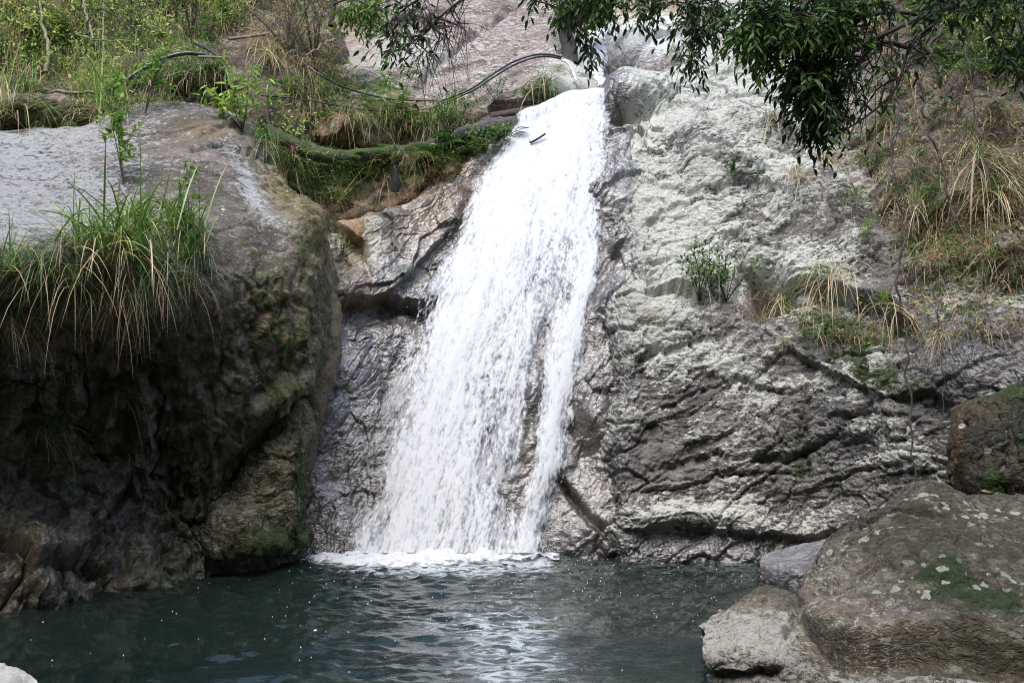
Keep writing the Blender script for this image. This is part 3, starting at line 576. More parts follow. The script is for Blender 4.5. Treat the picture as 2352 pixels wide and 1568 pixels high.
# --- flat grey rock behind it, dark rusty boulder top right of it, tip of a pale rock front left
g_rows = [
    [W(1760, 12.1, -.3), W(1830, 12.6, -.3), W(1920, 12.7, -.3), W(2010, 12.6, -.3), W(2100, 12.5, -.3)],
    [(1752, 1284, 11.9), (1815, 1258, 12.1), (1890, 1240, 12.15), (1990, 1202, 12.1), (2090, 1150, 11.9)],
    [(1747, 1300, 11.55), (1815, 1285, 11.5), (1890, 1270, 11.4), (1990, 1250, 11.2), (2090, 1230, 11)],
    [W(1752, 11.45, .05), W(1820, 11.2, .08), W(1890, 11.0, .1), W(1990, 10.6, .2), W(2090, 10.4, .3)],
    [W(1755, 11.4, -.5), W(1820, 11.1, -.5), W(1890, 10.9, -.5), W(1990, 10.5, -.5), W(2090, 10.3, -.5)],
]
o = patch('boulder', g_rows, 160, 220, small_disp(150, .03, 1.0, .03, (15, .5, 1, 1.5)), lambda D: dict(pale=.12 + .1 * sm(D['px'], 1900, 1960), stain=.6 * sm(D['px'], 1900, 1980), wet=np.clip(.25 + .6 * sm(D['py'], 1290, 1315), 0, 1), moss=0 * D['px'], ridge=D['ridge']),
          rock_mat('smooth_grey_rock', (.09, .088, .09), (.14, .136, .14), (.24, .235, .23), bump=.5, tilt=20, stain=(.19, .13, .105), pinky=(.15, .12, .115)))
tag(o, 'low flat grey rock in the water between the cliff and the front boulder', 'boulder')

d_rows = [
    [(2200, 960, 12.2), (2240, 935, 12.0), (2300, 915, 11.9), (2380, 900, 11.8), (2500, 890, 11.6), (2700, 880, 11.2)],
    [(2195, 940, 11.3), (2235, 916, 11.0), (2300, 900, 10.7), (2380, 880, 10.5), (2500, 870, 10.2), (2700, 860, 9.9)],
    [(2190, 990, 11.1), (2225, 975, 10.6), (2300, 960, 10.3), (2380, 950, 10.1), (2500, 940, 9.8), (2700, 930, 9.5)],
    [(2180, 1070, 11.0), (2215, 1065, 10.5), (2290, 1060, 10.15), (2380, 1055, 9.95), (2500, 1050, 9.6), (2700, 1050, 9.3)],
    [(2178, 1135, 11.0), (2220, 1140, 10.5), (2290, 1150, 10.2), (2380, 1150, 10.0), (2500, 1150, 9.7), (2700, 1150, 9.3)],
    [(2180, 1200, 11.2), (2220, 1210, 10.8), (2290, 1220, 10.5), (2380, 1230, 10.3), (2500, 1240, 10), (2700, 1240, 9.6)],
]
o = patch('boulder', d_rows, 240, 240, small_disp(160, .05, 1.0, .07, (75, .5, 1, 1.6)), lambda D: dict(pale=.06 + 0 * D['px'], stain=np.clip(.6 * gauss(D, 2196, 1030, 30, 120) + .35 * gauss(D, 2250, 930, 60, 20), 0, 1), moss=np.clip(.25 + 1.2 * gauss(D, 2290, 1115, 22, 30) + .6 * gauss(D, 2340, 900, 60, 16), 0, 1), wet=.2 + 0 * D['px'], ridge=D['ridge']), M_dark)
tag(o, 'dark boulder with rusty edge behind the front boulder at the right border', 'boulder')

n_rows = [
    [W(-400, 7.6, -.4), W(-200, 7.6, -.4), W(-60, 7.6, -.4), W(30, 7.5, -.4), W(95, 7.3, -.4)],
    [(-400, 1500, 7.2), (-200, 1500, 7.2), (-60, 1518, 7.2), (20, 1534, 7.1), (86, 1562, 6.95)],
    [W(-400, 6.6, .25), W(-200, 6.6, .25), W(-60, 6.6, .22), W(20, 6.6, .17), W(92, 6.75, .06)],
    [W(-400, 6.3, -.5), W(-200, 6.3, -.5), W(-60, 6.3, -.5), W(20, 6.35, -.5), W(95, 6.6, -.5)],
]
o = patch('boulder', n_rows, 80, 140, small_disp(170, .025, 1.0, .02), lambda D: dict(pale=.7 + 0 * D['px'], stain=0 * D['px'], wet=.3 * sm(D['py'], 1555, 1575), moss=0 * D['px'], ridge=D['ridge']), rock_mat('pale_rock', (.2, .18, .16), (.3, .27, .24), (.42, .4, .37), bump=.3))
tag(o, 'tip of a pale bare rock in the bottom left corner', 'boulder')

# --- pebbly ground right of the front boulder / under the dark boulder
l_rows = [
    [(-120, 215, 16.2), (-40, 212, 16.2), (60, 214, 16.15), (150, 222, 16.1), (225, 236, 16.1), (250, 250, 16.2)],
    [(-120, 218, 15.35), (-40, 214, 15.3), (60, 217, 15.25), (150, 226, 15.2), (222, 242, 15.3), (248, 256, 15.7)],
    [(-120, 240, 15.2), (-40, 236, 15.1), (60, 240, 15.05), (150, 252, 15.05), (220, 266, 15.2), (246, 270, 15.6)],
    [(-120, 272, 15.25), (-40, 266, 15.2), (60, 268, 15.15), (150, 282, 15.15), (216, 292, 15.3), (240, 292, 15.7)],
    [(-120, 310, 15.4), (-40, 310, 15.4), (60, 310, 15.4), (150, 315, 15.4), (210, 320, 15.5), (236, 320, 15.8)],
]
o = patch('boulder', l_rows, 120, 240, small_disp(180, .05, 1.0, .05, (5, .5, 1, 1.5)), lambda D: dict(pale=.3 * (1 - sm(D['py'], 214, 224)) + .15, stain=.3 * sm(D['py'], 215, 230), moss=np.clip(.25 + .5 * sm(D['py'], 220, 236) * (1 - sm(D['px'], 205, 240)), 0, 1), wet=.2 + 0 * D['px'], ridge=D['ridge']), rock_mat('mossy_ledge_rock', (.05, .042, .034), (.10, .088, .07), (.3, .28, .25), moss=(.062, .085, .012), bump=.7, tilt=5))
tag(o, 'low dark mossy rock ledge behind the left end of the huge boulder', 'boulder')
# --- gorge sides outside the frame: wooded slope added behind and beside the viewer to block sky light
def terrain_grid(name, xs, ys, zf, mat, label):
    X, Y = np.meshgrid(xs, ys); Z = zf(X, Y); v = np.stack([X, Y, Z], -1).reshape(-1, 3)
    me = mesh_from(name, v, grid_faces(len(ys), len(xs)), [mat], {k: np.zeros(len(v)) for k in ('pale', 'wet', 'ridge')} | {'moss': .8 * sm(v[:, 2], .5, 2.5), 'stain': sm(v[:, 2], -1.15, -.7)}, smooth=True)
    return tag(link(name, me), label, 'ground', kind='structure')
def gorge(X, Y):
    q = np.stack([X.ravel() * .25, Y.ravel() * .25, 0 * X.ravel()], 1)
    n = fbm(q, 4, s=201).reshape(X.shape)
    floor = -1.5 + .22 * fbm(q * 5, 4, s=202).reshape(X.shape)
    r = sm(-Y, -1.0, 9) * 13 + sm(-X - 5.6 - .25 * np.clip(12 - Y, 0, 30), 0, 6) * 14 * (1 - sm(Y, 9, 12)) + sm(X - 6.6, 0, 7) * 12 * (1 - sm(Y, 6.0, 9.5))
    near = 1.25 * sm(-Y, -4.2, -2.6) + .95 * sm(-X - .2 + (7.6 - Y) * .8, 0, 2.8) * (1 - sm(Y, 8.4, 9.8))
    return floor + near + r + n * np.clip(r, 0, 3)
M_bed = rock_mat('stream_bed_rock', (.016, .030, .024), (.030, .052, .044), (.2, .19, .14), pinky=(.02, .035, .03), stain=(.19, .155, .10), moss=(.045, .05, .02), bump=.4, sc=1.5)
terrain_grid('stream_bed', np.linspace(-26, 26, 220), np.linspace(-24, 15.5, 220), gorge, M_bed, 'stony stream bed and banks around the pool, with unseen slopes added behind')
# ------------------------------------------------------------------ plants
def leaf_mat(name, spec=.5, rough=.42, transl=.25, gain=1.0):
    t = NT(name)
    cr = t.n('ShaderNodeValToRGB', Fac=t.attr('tint')); e = cr.color_ramp.elements
    stops = [(0, (.010, .024, .008)), (.2, (.026, .060, .013)), (.4, (.072, .145, .028)), (.55, (.19, .26, .055)), (.68, (.26, .26, .12)), (.8, (.36, .28, .18)), (.9, (.22, .14, .085)), (1, (.10, .042, .025))]
    while len(e) < len(stops): e.new(.5)
    for el, (p_, c_) in zip(e, stops): el.position = p_; el.color = (*[min(1, v * gain) for v in c_], 1)
    rnd = t.n('ShaderNodeObjectInfo').outputs['Random']
    c = t.mix(1.0, cr.outputs[0], t.mix(rnd, (.78, .8, .75), (1.2, 1.15, 1.1)), 'MULTIPLY')
    b = t.n('ShaderNodeBsdfPrincipled', Base__Color=c, Roughness=rough); b.inputs['Specular IOR Level'].default_value = spec
    tr = t.n('ShaderNodeBsdfTranslucent', Color=c)
    return t.finish(t.n('ShaderNodeMixShader', i0=transl, i1=b.outputs[0], i2=tr.outputs[0]).outputs[0])
M_leaf = leaf_mat('leaf', .28, .45, .3, 1.4); M_leaf_lit = leaf_mat('leaf_lit', .3, .42, .35, 2.1); M_grass = leaf_mat('grass_blade', .5, .34, .2, 1.65)  # second leaf copy is brightened, painting in light on plants outside the shade
def bark_mat(name, a, b, moss=0.0):
    t = NT(name); co = t.n('ShaderNodeTexCoord').outputs['Object']
    st = t.n('ShaderNodeMapping', Vector=co, Scale=(1, 1, 1)).outputs[0]
    n = t.noise(st, 18, 7, .7, .8); c = t.mix(t.ramp(n, .3, .7), a, b)
    if moss: c = t.mix(t.math('MULTIPLY', t.ramp(t.math('ADD', t.noise(co, 7, 8, .7), t.math('MULTIPLY', t.attr('moss'), .22)), .6, .72), moss), c, t.mix(t.ramp(t.noise(co, 40, 3), .35, .65), (.02, .028, .008), (.06, .072, .016)))
    bp = t.n('ShaderNodeBump', Strength=.8, Distance=.02, Height=n).outputs[0]
    return t.finish(t.n('ShaderNodeBsdfPrincipled', Base__Color=c, Roughness=.85, Normal=bp).outputs[0])
M_bark = bark_mat('bark', (.03, .025, .02), (.085, .07, .06)); M_twig = bark_mat('twig', (.04, .03, .025), (.09, .07, .055)); M_pale_twig = bark_mat('pale_twig', (.16, .13, .10), (.30, .25, .20))

class MB:
    def __init__(s): s.v = []; s.f = []; s.t = []; s.n = 0
    def add(s, v, f, t):
        s.v.append(v); s.f.append(np.asarray(f) + s.n); s.t.append(np.broadcast_to(t, (len(v),)).astype(float)); s.n += len(v)
    def mesh(s, name, mat, smooth=False):
        return mesh_from(name, np.concatenate(s.v), np.concatenate(s.f), [mat], dict(tint=np.clip(np.concatenate(s.t), 0, 1), moss=np.zeros(s.n)), smooth=smooth)
def unit(v): return v / (np.linalg.norm(v, axis=-1, keepdims=True) + 1e-9)
def blades(mb, base, d, L, w, droop, tint, ns=4, tip=.0, r=None):
    r = r or rng; n = len(L); d = unit(d); t = np.linspace(0, 1, ns + 1)
    base = np.broadcast_to(base, (n, 3))
    c = base[:, None] + d[:, None] * (L[:, None] * t)[..., None] - np.array([0, 0, 1.0]) * ((droop * L)[:, None] * t**2)[..., None]
    c[:, :, :2] += (d[:, :2] * (droop * L * .25)[:, None])[:, None] * (t - t**3 * .6)[None, :, None]
    side = unit(np.cross(d, np.array([0, 0, 1.0]) + .4 * r.normal(size=(n, 3))))
    prof = (.55 + .9 * t - 1.42 * t**2).clip(.03) * 1.15
    s_ = side[:, None] * (np.asarray(w)[:, None] * prof * .5)[..., None]
    v = np.stack([c - s_, c + s_], 2).reshape(n, -1, 3)
    k = np.arange(ns) * 2
    f1 = np.stack([k, k + 1, k + 3, k + 2], 1)
    f = (f1[None] + (np.arange(n) * (ns + 1) * 2)[:, None, None]).reshape(-1, 4)
    tt = (np.asarray(tint)[:, None] + tip * t[None]).repeat(2, axis=1)
    mb.add(v.reshape(-1, 3), f, tt.ravel())
def leaves(mb, base, d, nrm, L, w, tint, fold=.25):
    n = len(L); d = unit(d); s_ = unit(np.cross(d, nrm)); u = unit(np.cross(s_, d)); L = L[:, None]; w = np.asarray(w)[:, None]
    a = base; e = base + d * L - u * L * .12
    l1 = base + d * L * .3 - s_ * w * .45 + u * w * fold; l2 = base + d * L * .66 - s_ * w * .38 + u * w * fold * .7 - u * L * .04
    r1 = base + d * L * .3 + s_ * w * .45 + u * w * fold; r2 = base + d * L * .66 + s_ * w * .38 + u * w * fold * .7 - u * L * .04
    v = np.stack([a, r1, r2, e, l2, l1], 1).reshape(-1, 3)
    f = np.array([[0, 1, 2, 3], [0, 3, 4, 5]])
    f = (f[None] + (np.arange(n) * 6)[:, None, None]).reshape(-1, 4)
    mb.add(v, f, np.repeat(tint, 6))
def cr_line(pts, n):
    return resample(np.asarray(pts, float), n)
def tube(mb, pts, r0, r1, ns=5, tint=0.0, wob=0.0, rad_fn=None):
    pts = np.asarray(pts, float); n = len(pts); T = unit(np.gradient(pts, axis=0))
    ref = np.array([0, 0, 1.0]) if abs(T[:, 2]).mean() < .8 else np.array([0, 1.0, 0])
    A = unit(np.cross(T, ref)); B = np.cross(T, A)
    R = np.linspace(r0, r1, n) if rad_fn is None else rad_fn
    th = np.arange(ns) * 2 * math.pi / ns
    ring = A[:, None] * np.cos(th)[None, :, None] + B[:, None] * np.sin(th)[None, :, None]
    v = pts[:, None] + ring * R[:, None, None]
    i = np.arange(n - 1)[:, None] * ns; j = np.arange(ns)[None]; j2 = (j + 1) % ns
    f = np.stack([i + j, i + j2, i + ns + j2, i + ns + j], -1).reshape(-1, 4)
    v = v.reshape(-1, 3); o = len(v)
    v = np.concatenate([v, pts[:1], pts[-1:]])
    caps = [[o, (k + 1) % ns, k, o] for k in range(ns)] + [[o + 1, (n - 1) * ns + k, (n - 1) * ns + (k + 1) % ns, o + 1] for k in range(ns)]
    caps = [[c[0], c[1], c[2], c[2]] for c in caps]
    mb.add(v, f, tint)
def ang(r, n, up0, up1, az0=0, az1=2 * math.pi):
    el = r.uniform(up0, up1, n); az = r.uniform(az0, az1, n)
    return np.stack([np.cos(el) * np.cos(az), np.cos(el) * np.sin(az), np.sin(el)], 1)

# every maker returns {part: mesh}; local -Y points away from the rock
def mk_hang(s, n=190, dry=.24, L=(.3, .55), green=(.16, .42)):
    r = np.random.default_rng(s); mb = MB()
    nd_ = int(n * dry); ng = n - nd_
    b = r.normal(size=(ng, 3)) * [.11, .04, .05]
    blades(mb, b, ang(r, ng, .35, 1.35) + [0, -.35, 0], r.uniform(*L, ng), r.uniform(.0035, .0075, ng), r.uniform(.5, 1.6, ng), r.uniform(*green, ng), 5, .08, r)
    b = r.normal(size=(nd_, 3)) * [.12, .04, .05] - [0, 0, .03]
    blades(mb, b, ang(r, nd_, -.2, .8) + [0, -.45, 0], r.uniform(L[0] * .8, L[1] * .95, nd_), r.uniform(.0035, .008, nd_), r.uniform(.7, 1.6, nd_), r.uniform(.72, .92, nd_), 5, .03, r)
    return dict(blades=mb.mesh('grass_tuft', M_grass))
def mk_silver(s, n=72, L=(.5, 1.2), plume=False, tint=(.30, .56)):
    r = np.random.default_rng(s); mb = MB()
    b = r.normal(size=(n, 3)) * [.13, .09, .03]
    blades(mb, b, ang(r, n, .75, 1.5) + [0, -.12, 0], r.uniform(*L, n), r.uniform(.011, .022, n), r.uniform(.2, 1.05, n), r.uniform(*tint, n), 7, .06, r)
    m = n // 4
    blades(mb, r.normal(size=(m, 3)) * [.12, .08, .03], ang(r, m, .2, 1.2) + [0, -.3, 0], r.uniform(L[0] * .6, L[1] * .75, m), r.uniform(.008, .016, m), r.uniform(.8, 1.5, m), r.uniform(.72, .95, m), 6, .0, r)
    out = dict(blades=mb.mesh('grass_clump', M_grass))
    if plume:
        st = MB(); pl = MB()
        for k in range(2):
            a = r.uniform(-.2, 1.0); q = cr_line([(0, 0, 0), (.25 * a + .15, -.1, .35), (.55 * a + .3, -.15, .62), (.8 * a + .42, -.16, .68 - .1 * k), (.95 * a + .5, -.17, .60 - .1 * k)], 16)
            tube(st, q, .006, .003, 4, .72)
            i = r.integers(11, 16, 70); blades(pl, q[i] + r.normal(size=(70, 3)) * .008, unit(np.array([.6, -.2, -.4]) + .35 * r.normal(size=(70, 3))), r.uniform(.08, .18, 70), np.full(70, .006), np.full(70, .8), r.uniform(.68, .80, 70), 3, 0, r)
        out['stem'] = st.mesh('stem', M_grass); out['plume'] = pl.mesh('plume', M_grass)
    return out
def mk_dry(s, n=90, L=(.4, .75), green=.25):
    r = np.random.default_rng(s); mb = MB(); g = int(n * green); d_ = n - g
    blades(mb, r.normal(size=(d_, 3)) * [.14, .05, .07], ang(r, d_, -.5, .9) + [0, -.5, 0], r.uniform(*L, d_), r.uniform(.006, .015, d_), r.uniform(.5, 1.5, d_), r.uniform(.70, .86, d_), 5, .04, r)
    blades(mb, r.normal(size=(g, 3)) * [.08, .04, .03], ang(r, g, .2, 1.3) + [0, -.3, 0], r.uniform(L[0], L[1] * 1.1, g), r.uniform(.010, .018, g), r.uniform(.5, 1.2, g), r.uniform(.2, .45, g), 6, .1, r)
    return dict(blades=mb.mesh('grass_tuft', M_grass))
def mk_reed(s, n=110, L=(.5, .95)):
    r = np.random.default_rng(s); mb = MB(); m = n // 4
    blades(mb, r.normal(size=(n, 3)) * [.16, .08, .03], ang(r, n, .85, 1.5) + [-.1, -.05, 0], r.uniform(*L, n), r.uniform(.010, .017, n), r.uniform(.05, .45, n), r.uniform(.34, .56, n), 5, .06, r)
    blades(mb, r.normal(size=(m, 3)) * [.16, .08, .03], ang(r, m, .9, 1.45) + [-.25, 0, 0], r.uniform(L[0] * .6, L[1] * .8, m), r.uniform(.006, .011, m), r.uniform(.0, .2, m), r.uniform(.88, 1, m), 4, -.1, r)
    blades(mb, r.normal(size=(m, 3)) * [.2, .08, .03], ang(r, m, .1, .9), r.uniform(.2, .5, m), r.uniform(.006, .012, m), r.uniform(.5, 1.1, m), r.uniform(.74, .9, m), 4, 0, r)
    return dict(blades=mb.mesh('grass_clump', M_grass))
def mk_bamboo(s, n=7, H=(.5, .95), LL=(.14, .26), tint=(.3, .5), lean=(0, -.2)):
    r = np.random.default_rng(s); st = MB(); lf = MB()
    for k in range(n):
        d = unit(np.array([lean[0] + r.normal() * .35, lean[1] + r.normal() * .2, 1.0])); h = r.uniform(*H); x0 = r.normal(size=3) * [.12, .05, .02]
        q = cr_line([x0, x0 + d * h * .5, x0 + d * h + [d[0] * h * .25, 0, -h * .12]], 9); tube(st, q, .005, .002, 4, .5)
        m = 11; i = r.integers(3, 9, m); dd = unit(np.array([d[0], d[1], .1]) + r.normal(size=(m, 3)) * [.9, .6, .35])
        leaves(lf, q[i], dd, np.array([0, 0, 1.0]) + .4 * r.normal(size=(m, 3)), r.uniform(*LL, m), r.uniform(.018, .03, m), r.uniform(*tint, m), .12)
    return dict(foliage=lf.mesh('foliage', M_leaf_lit), stem=st.mesh('stem', M_grass))
def mk_fern(s, n=9, L=(.3, .55), tint=(.15, .42)):
    r = np.random.default_rng(s); st = MB(); lf = MB()
    for k in range(n):
        d = ang(r, 1, .1, 1.1)[0] + np.array([0, -.5, 0]); d /= np.linalg.norm(d); l_ = r.uniform(*L); t = np.linspace(0, 1, 17)
        q = d * (l_ * t)[:, None] - np.array([0, 0, 1]) * (l_ * .55 * t**2)[:, None]
        tube(st, q, .003, .001, 3, .5)
        T = unit(np.gradient(q, axis=0)); S = unit(np.cross(T, [0, 0, 1.0])); tn = r.uniform(*tint)
        for sg in (-1, 1):
            i = np.arange(2, 17); w = l_ * .26 * np.sin(np.linspace(.5, math.pi - .12, 15))
            leaves(lf, q[i], S[i] * sg + T[i] * .45, np.tile([0, 0, 1.0], (15, 1)), w, np.full(15, l_ * .05), np.full(15, tn), .05)
    return dict(fronds=lf.mesh('fronds', M_leaf), stem=st.mesh('stem', M_twig))
def mk_shrub(s, n=9, H=(.3, .6), nl=16, size=(.035, .06), tint=(.2, .45), lean=(0, -.35), wr=.45, bare=0, lm=None):
    r = np.random.default_rng(s); st = MB(); lf = MB()
    for k in range(n):
        h = r.uniform(*H); d = unit(np.array([lean[0] + r.normal() * .55, lean[1] + r.normal() * .35, .9]))
        q = cr_line([np.zeros(3), d * h * .5 + r.normal(size=3) * .04 * h, d * h + r.normal(size=3) * .1 * h], 10); tube(st, q, .006 * h / .5, .002, 4)
        for b in range(4 + bare):
            j = r.integers(4, 10); e = q[j] + unit(d + r.normal(size=3) * .8) * h * r.uniform(.2, .45); qq = cr_line([q[j], (q[j] + e) / 2 + r.normal(size=3) * .02, e], 7); tube(st, qq, .003, .001, 3)
            m = max(1, nl // 4); i = r.integers(2, 7, m)
            leaves(lf, qq[i] + r.normal(size=(m, 3)) * .012, unit(r.normal(size=(m, 3)) + [0, -.4, -.1] + (e - q[j]) * 2), np.array([0, -.4, 1.0]) + .4 * r.normal(size=(m, 3)), r.uniform(*size, m), r.uniform(*size, m) * wr, r.uniform(*tint, m))
    return dict(foliage=lf.mesh('foliage', lm or M_leaf), stem=st.mesh('stem', M_twig))
def mk_sapling(s, H=(.7, 1.05), nb=13, size=(.05, .085), tint=(.36, .54)):
    r = np.random.default_rng(s); st = MB(); lf = MB()
    for k in range(2):
        h = r.uniform(*H) * (1 - .35 * k); lx = r.uniform(-.3, .45)
        q = cr_line([(0, 0, 0), (lx * .2 + .03 * r.normal(), -.03, h * .35), (lx * .45 + .05 * r.normal(), -.06, h * .7), (lx * h, -.1, h)], 24); tube(st, q, .008, .002, 5)
        for b in range(nb):
            j = r.integers(7, 24); az = r.uniform(0, 6.28); l_ = h * r.uniform(.18, .42) * (1.25 - j / 30)
            e = q[j] + np.array([math.cos(az), .6 * math.sin(az), r.uniform(.1, .6)]) * l_; qq = cr_line([q[j], (q[j] + e) / 2 + [0, 0, .03], e], 8); tube(st, qq, .003, .001, 3)
            m = 8; i = r.integers(2, 8, m)
            leaves(lf, qq[i], unit(r.normal(size=(m, 3)) * .8 + unit(e - q[j])), np.array([0, -.3, 1.0]) + .4 * r.normal(size=(m, 3)), r.uniform(*size, m), r.uniform(*size, m) * .48, r.uniform(*tint, m))
    return dict(foliage=lf.mesh('foliage', M_leaf_lit), stem=st.mesh('stem', M_twig))
def mk_creeper(s, n=190, ext=(.35, .06, .10), slope=.28, size=(.03, .055), tint=(.28, .46)):
    r = np.random.default_rng(s); lf = MB(); st = MB()
    x = r.uniform(-1, 1, n); b = np.stack([x * ext[0], r.normal(size=n) * ext[1], x * ext[0] * slope + r.normal(size=n) * ext[2] * .7], 1)
    leaves(lf, b, unit(r.normal(size=(n, 3)) * [.8, .4, .5] + [.1, -.5, -.3]), np.array([0, -.8, .6]) + .3 * r.normal(size=(n, 3)), r.uniform(*size, n), r.uniform(*size, n) * .55, r.uniform(*tint, n))
    for k in range(5):
        q = cr_line([(-ext[0], 0, -ext[0] * slope + .05 * r.normal()), (0, -.03, .04 * r.normal()), (ext[0], 0, ext[0] * slope)], 10); tube(st, q, .004, .002, 4)
    return dict(foliage=lf.mesh('foliage', M_leaf), stem=st.mesh('stem', M_twig))
def mk_deadfern(s, n=160):
    r = np.random.default_rng(s); mb = MB()
    blades(mb, r.normal(size=(n, 3)) * [.12, .05, .10], ang(r, n, -1.2, .5) + [0, -.3, 0], r.uniform(.1, .3, n), r.uniform(.004, .008, n), r.uniform(.3, 1.2, n), r.uniform(.88, 1, n), 3, 0, r)
    return dict(blades=mb.mesh('dead_fern', M_grass))
KINDS = {}
def kind(k, fn, nvar=3, **kw): KINDS[k] = [fn(1000 + 37 * i + abs(sum(map(ord, k))) * 7, **kw) for i in range(nvar)]
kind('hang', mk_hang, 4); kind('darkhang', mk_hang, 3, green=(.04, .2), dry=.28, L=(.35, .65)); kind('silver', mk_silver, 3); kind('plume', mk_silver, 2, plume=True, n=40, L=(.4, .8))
kind('dry', mk_dry, 4); kind('drybig', mk_dry, 2, n=170, L=(.5, .95), green=.18); kind('reed', mk_reed, 2); kind('small', mk_hang, 3, n=80, L=(.14, .3), dry=.2, green=(.25, .5))
kind('bamboo', mk_bamboo, 3); kind('fern', mk_fern, 3); kind('darkfern', mk_fern, 2, tint=(.05, .22)); kind('shrub', mk_shrub, 3, n=11, nl=24, tint=(.24, .5)); kind('broad', mk_shrub, 2, n=10, H=(.35, .7), nl=16, size=(.11, .17), tint=(.42, .62), wr=.38, lm=M_leaf_lit)
kind('sapling', mk_sapling, 4); kind('creeper', mk_creeper, 1); kind('deadfern', mk_deadfern, 1); kind('rosette', mk_shrub, 2, n=5, H=(.08, .18), nl=16, size=(.12, .2), tint=(.16, .32), wr=.3)
kind('twiggy', mk_shrub, 2, n=14, H=(.9, 1.6), nl=8, size=(.04, .07), tint=(.2, .5), lean=(0, -.1), bare=5); kind('pale', mk_silver, 2, n=60, L=(.7, 1.5), tint=(.48, .76))

bpy.context.view_layer.update(); DG = bpy.context.evaluated_depsgraph_get()
CAMP = Vector((0, 0, CAM_H))
def hit(px, py):
    d = Vector(P(px, py, 10.0).tolist()) - CAMP; d.normalize()
    ok, loc, nrm, idx, ob, mt = scene.ray_cast(DG, CAMP, d)
    return (np.array(loc), np.array(nrm)) if ok else (None, None)
used = {}
def plant(kindname, px, py, scale, name, label, cat, group=None, rot=0, at=None, lift=0.0, push=.0):
    vs = KINDS[kindname]; k = used.get(kindname, 0); used[kindname] = k + 1; parts = vs[k % len(vs)]
    if at is None:
        loc, nr = hit(px, py)
        if loc is None: print('no hit', label); return
    else: loc, nr = np.array(P(px, py, at)), np.array([0, -1.0, .3])
    rz = math.atan2(nr[1], nr[0]) + math.pi / 2 if np.hypot(nr[0], nr[1]) > .15 else 0
    rz = max(-1.0, min(1.0, (rz + math.pi) % (2 * math.pi) - math.pi)) + rot + random.Random(k * 7 + len(kindname)).uniform(-.25, .25)
    loc = loc + nr * push - nr * .03 + np.array([0, 0, lift])
    if len(parts) == 1:
        me = list(parts.values())[0]; o = link(name, me, None, loc); o.rotation_euler.z = rz; o.scale = (scale,) * 3
    else:
        o = bpy.data.objects.new(name, None); COL.objects.link(o); o.location = loc; o.rotation_euler.z = rz; o.scale = (scale,) * 3; o.empty_display_size = .1
        for pn, me in parts.items(): link(pn, me, o)
    return tag(o, label, cat, group)

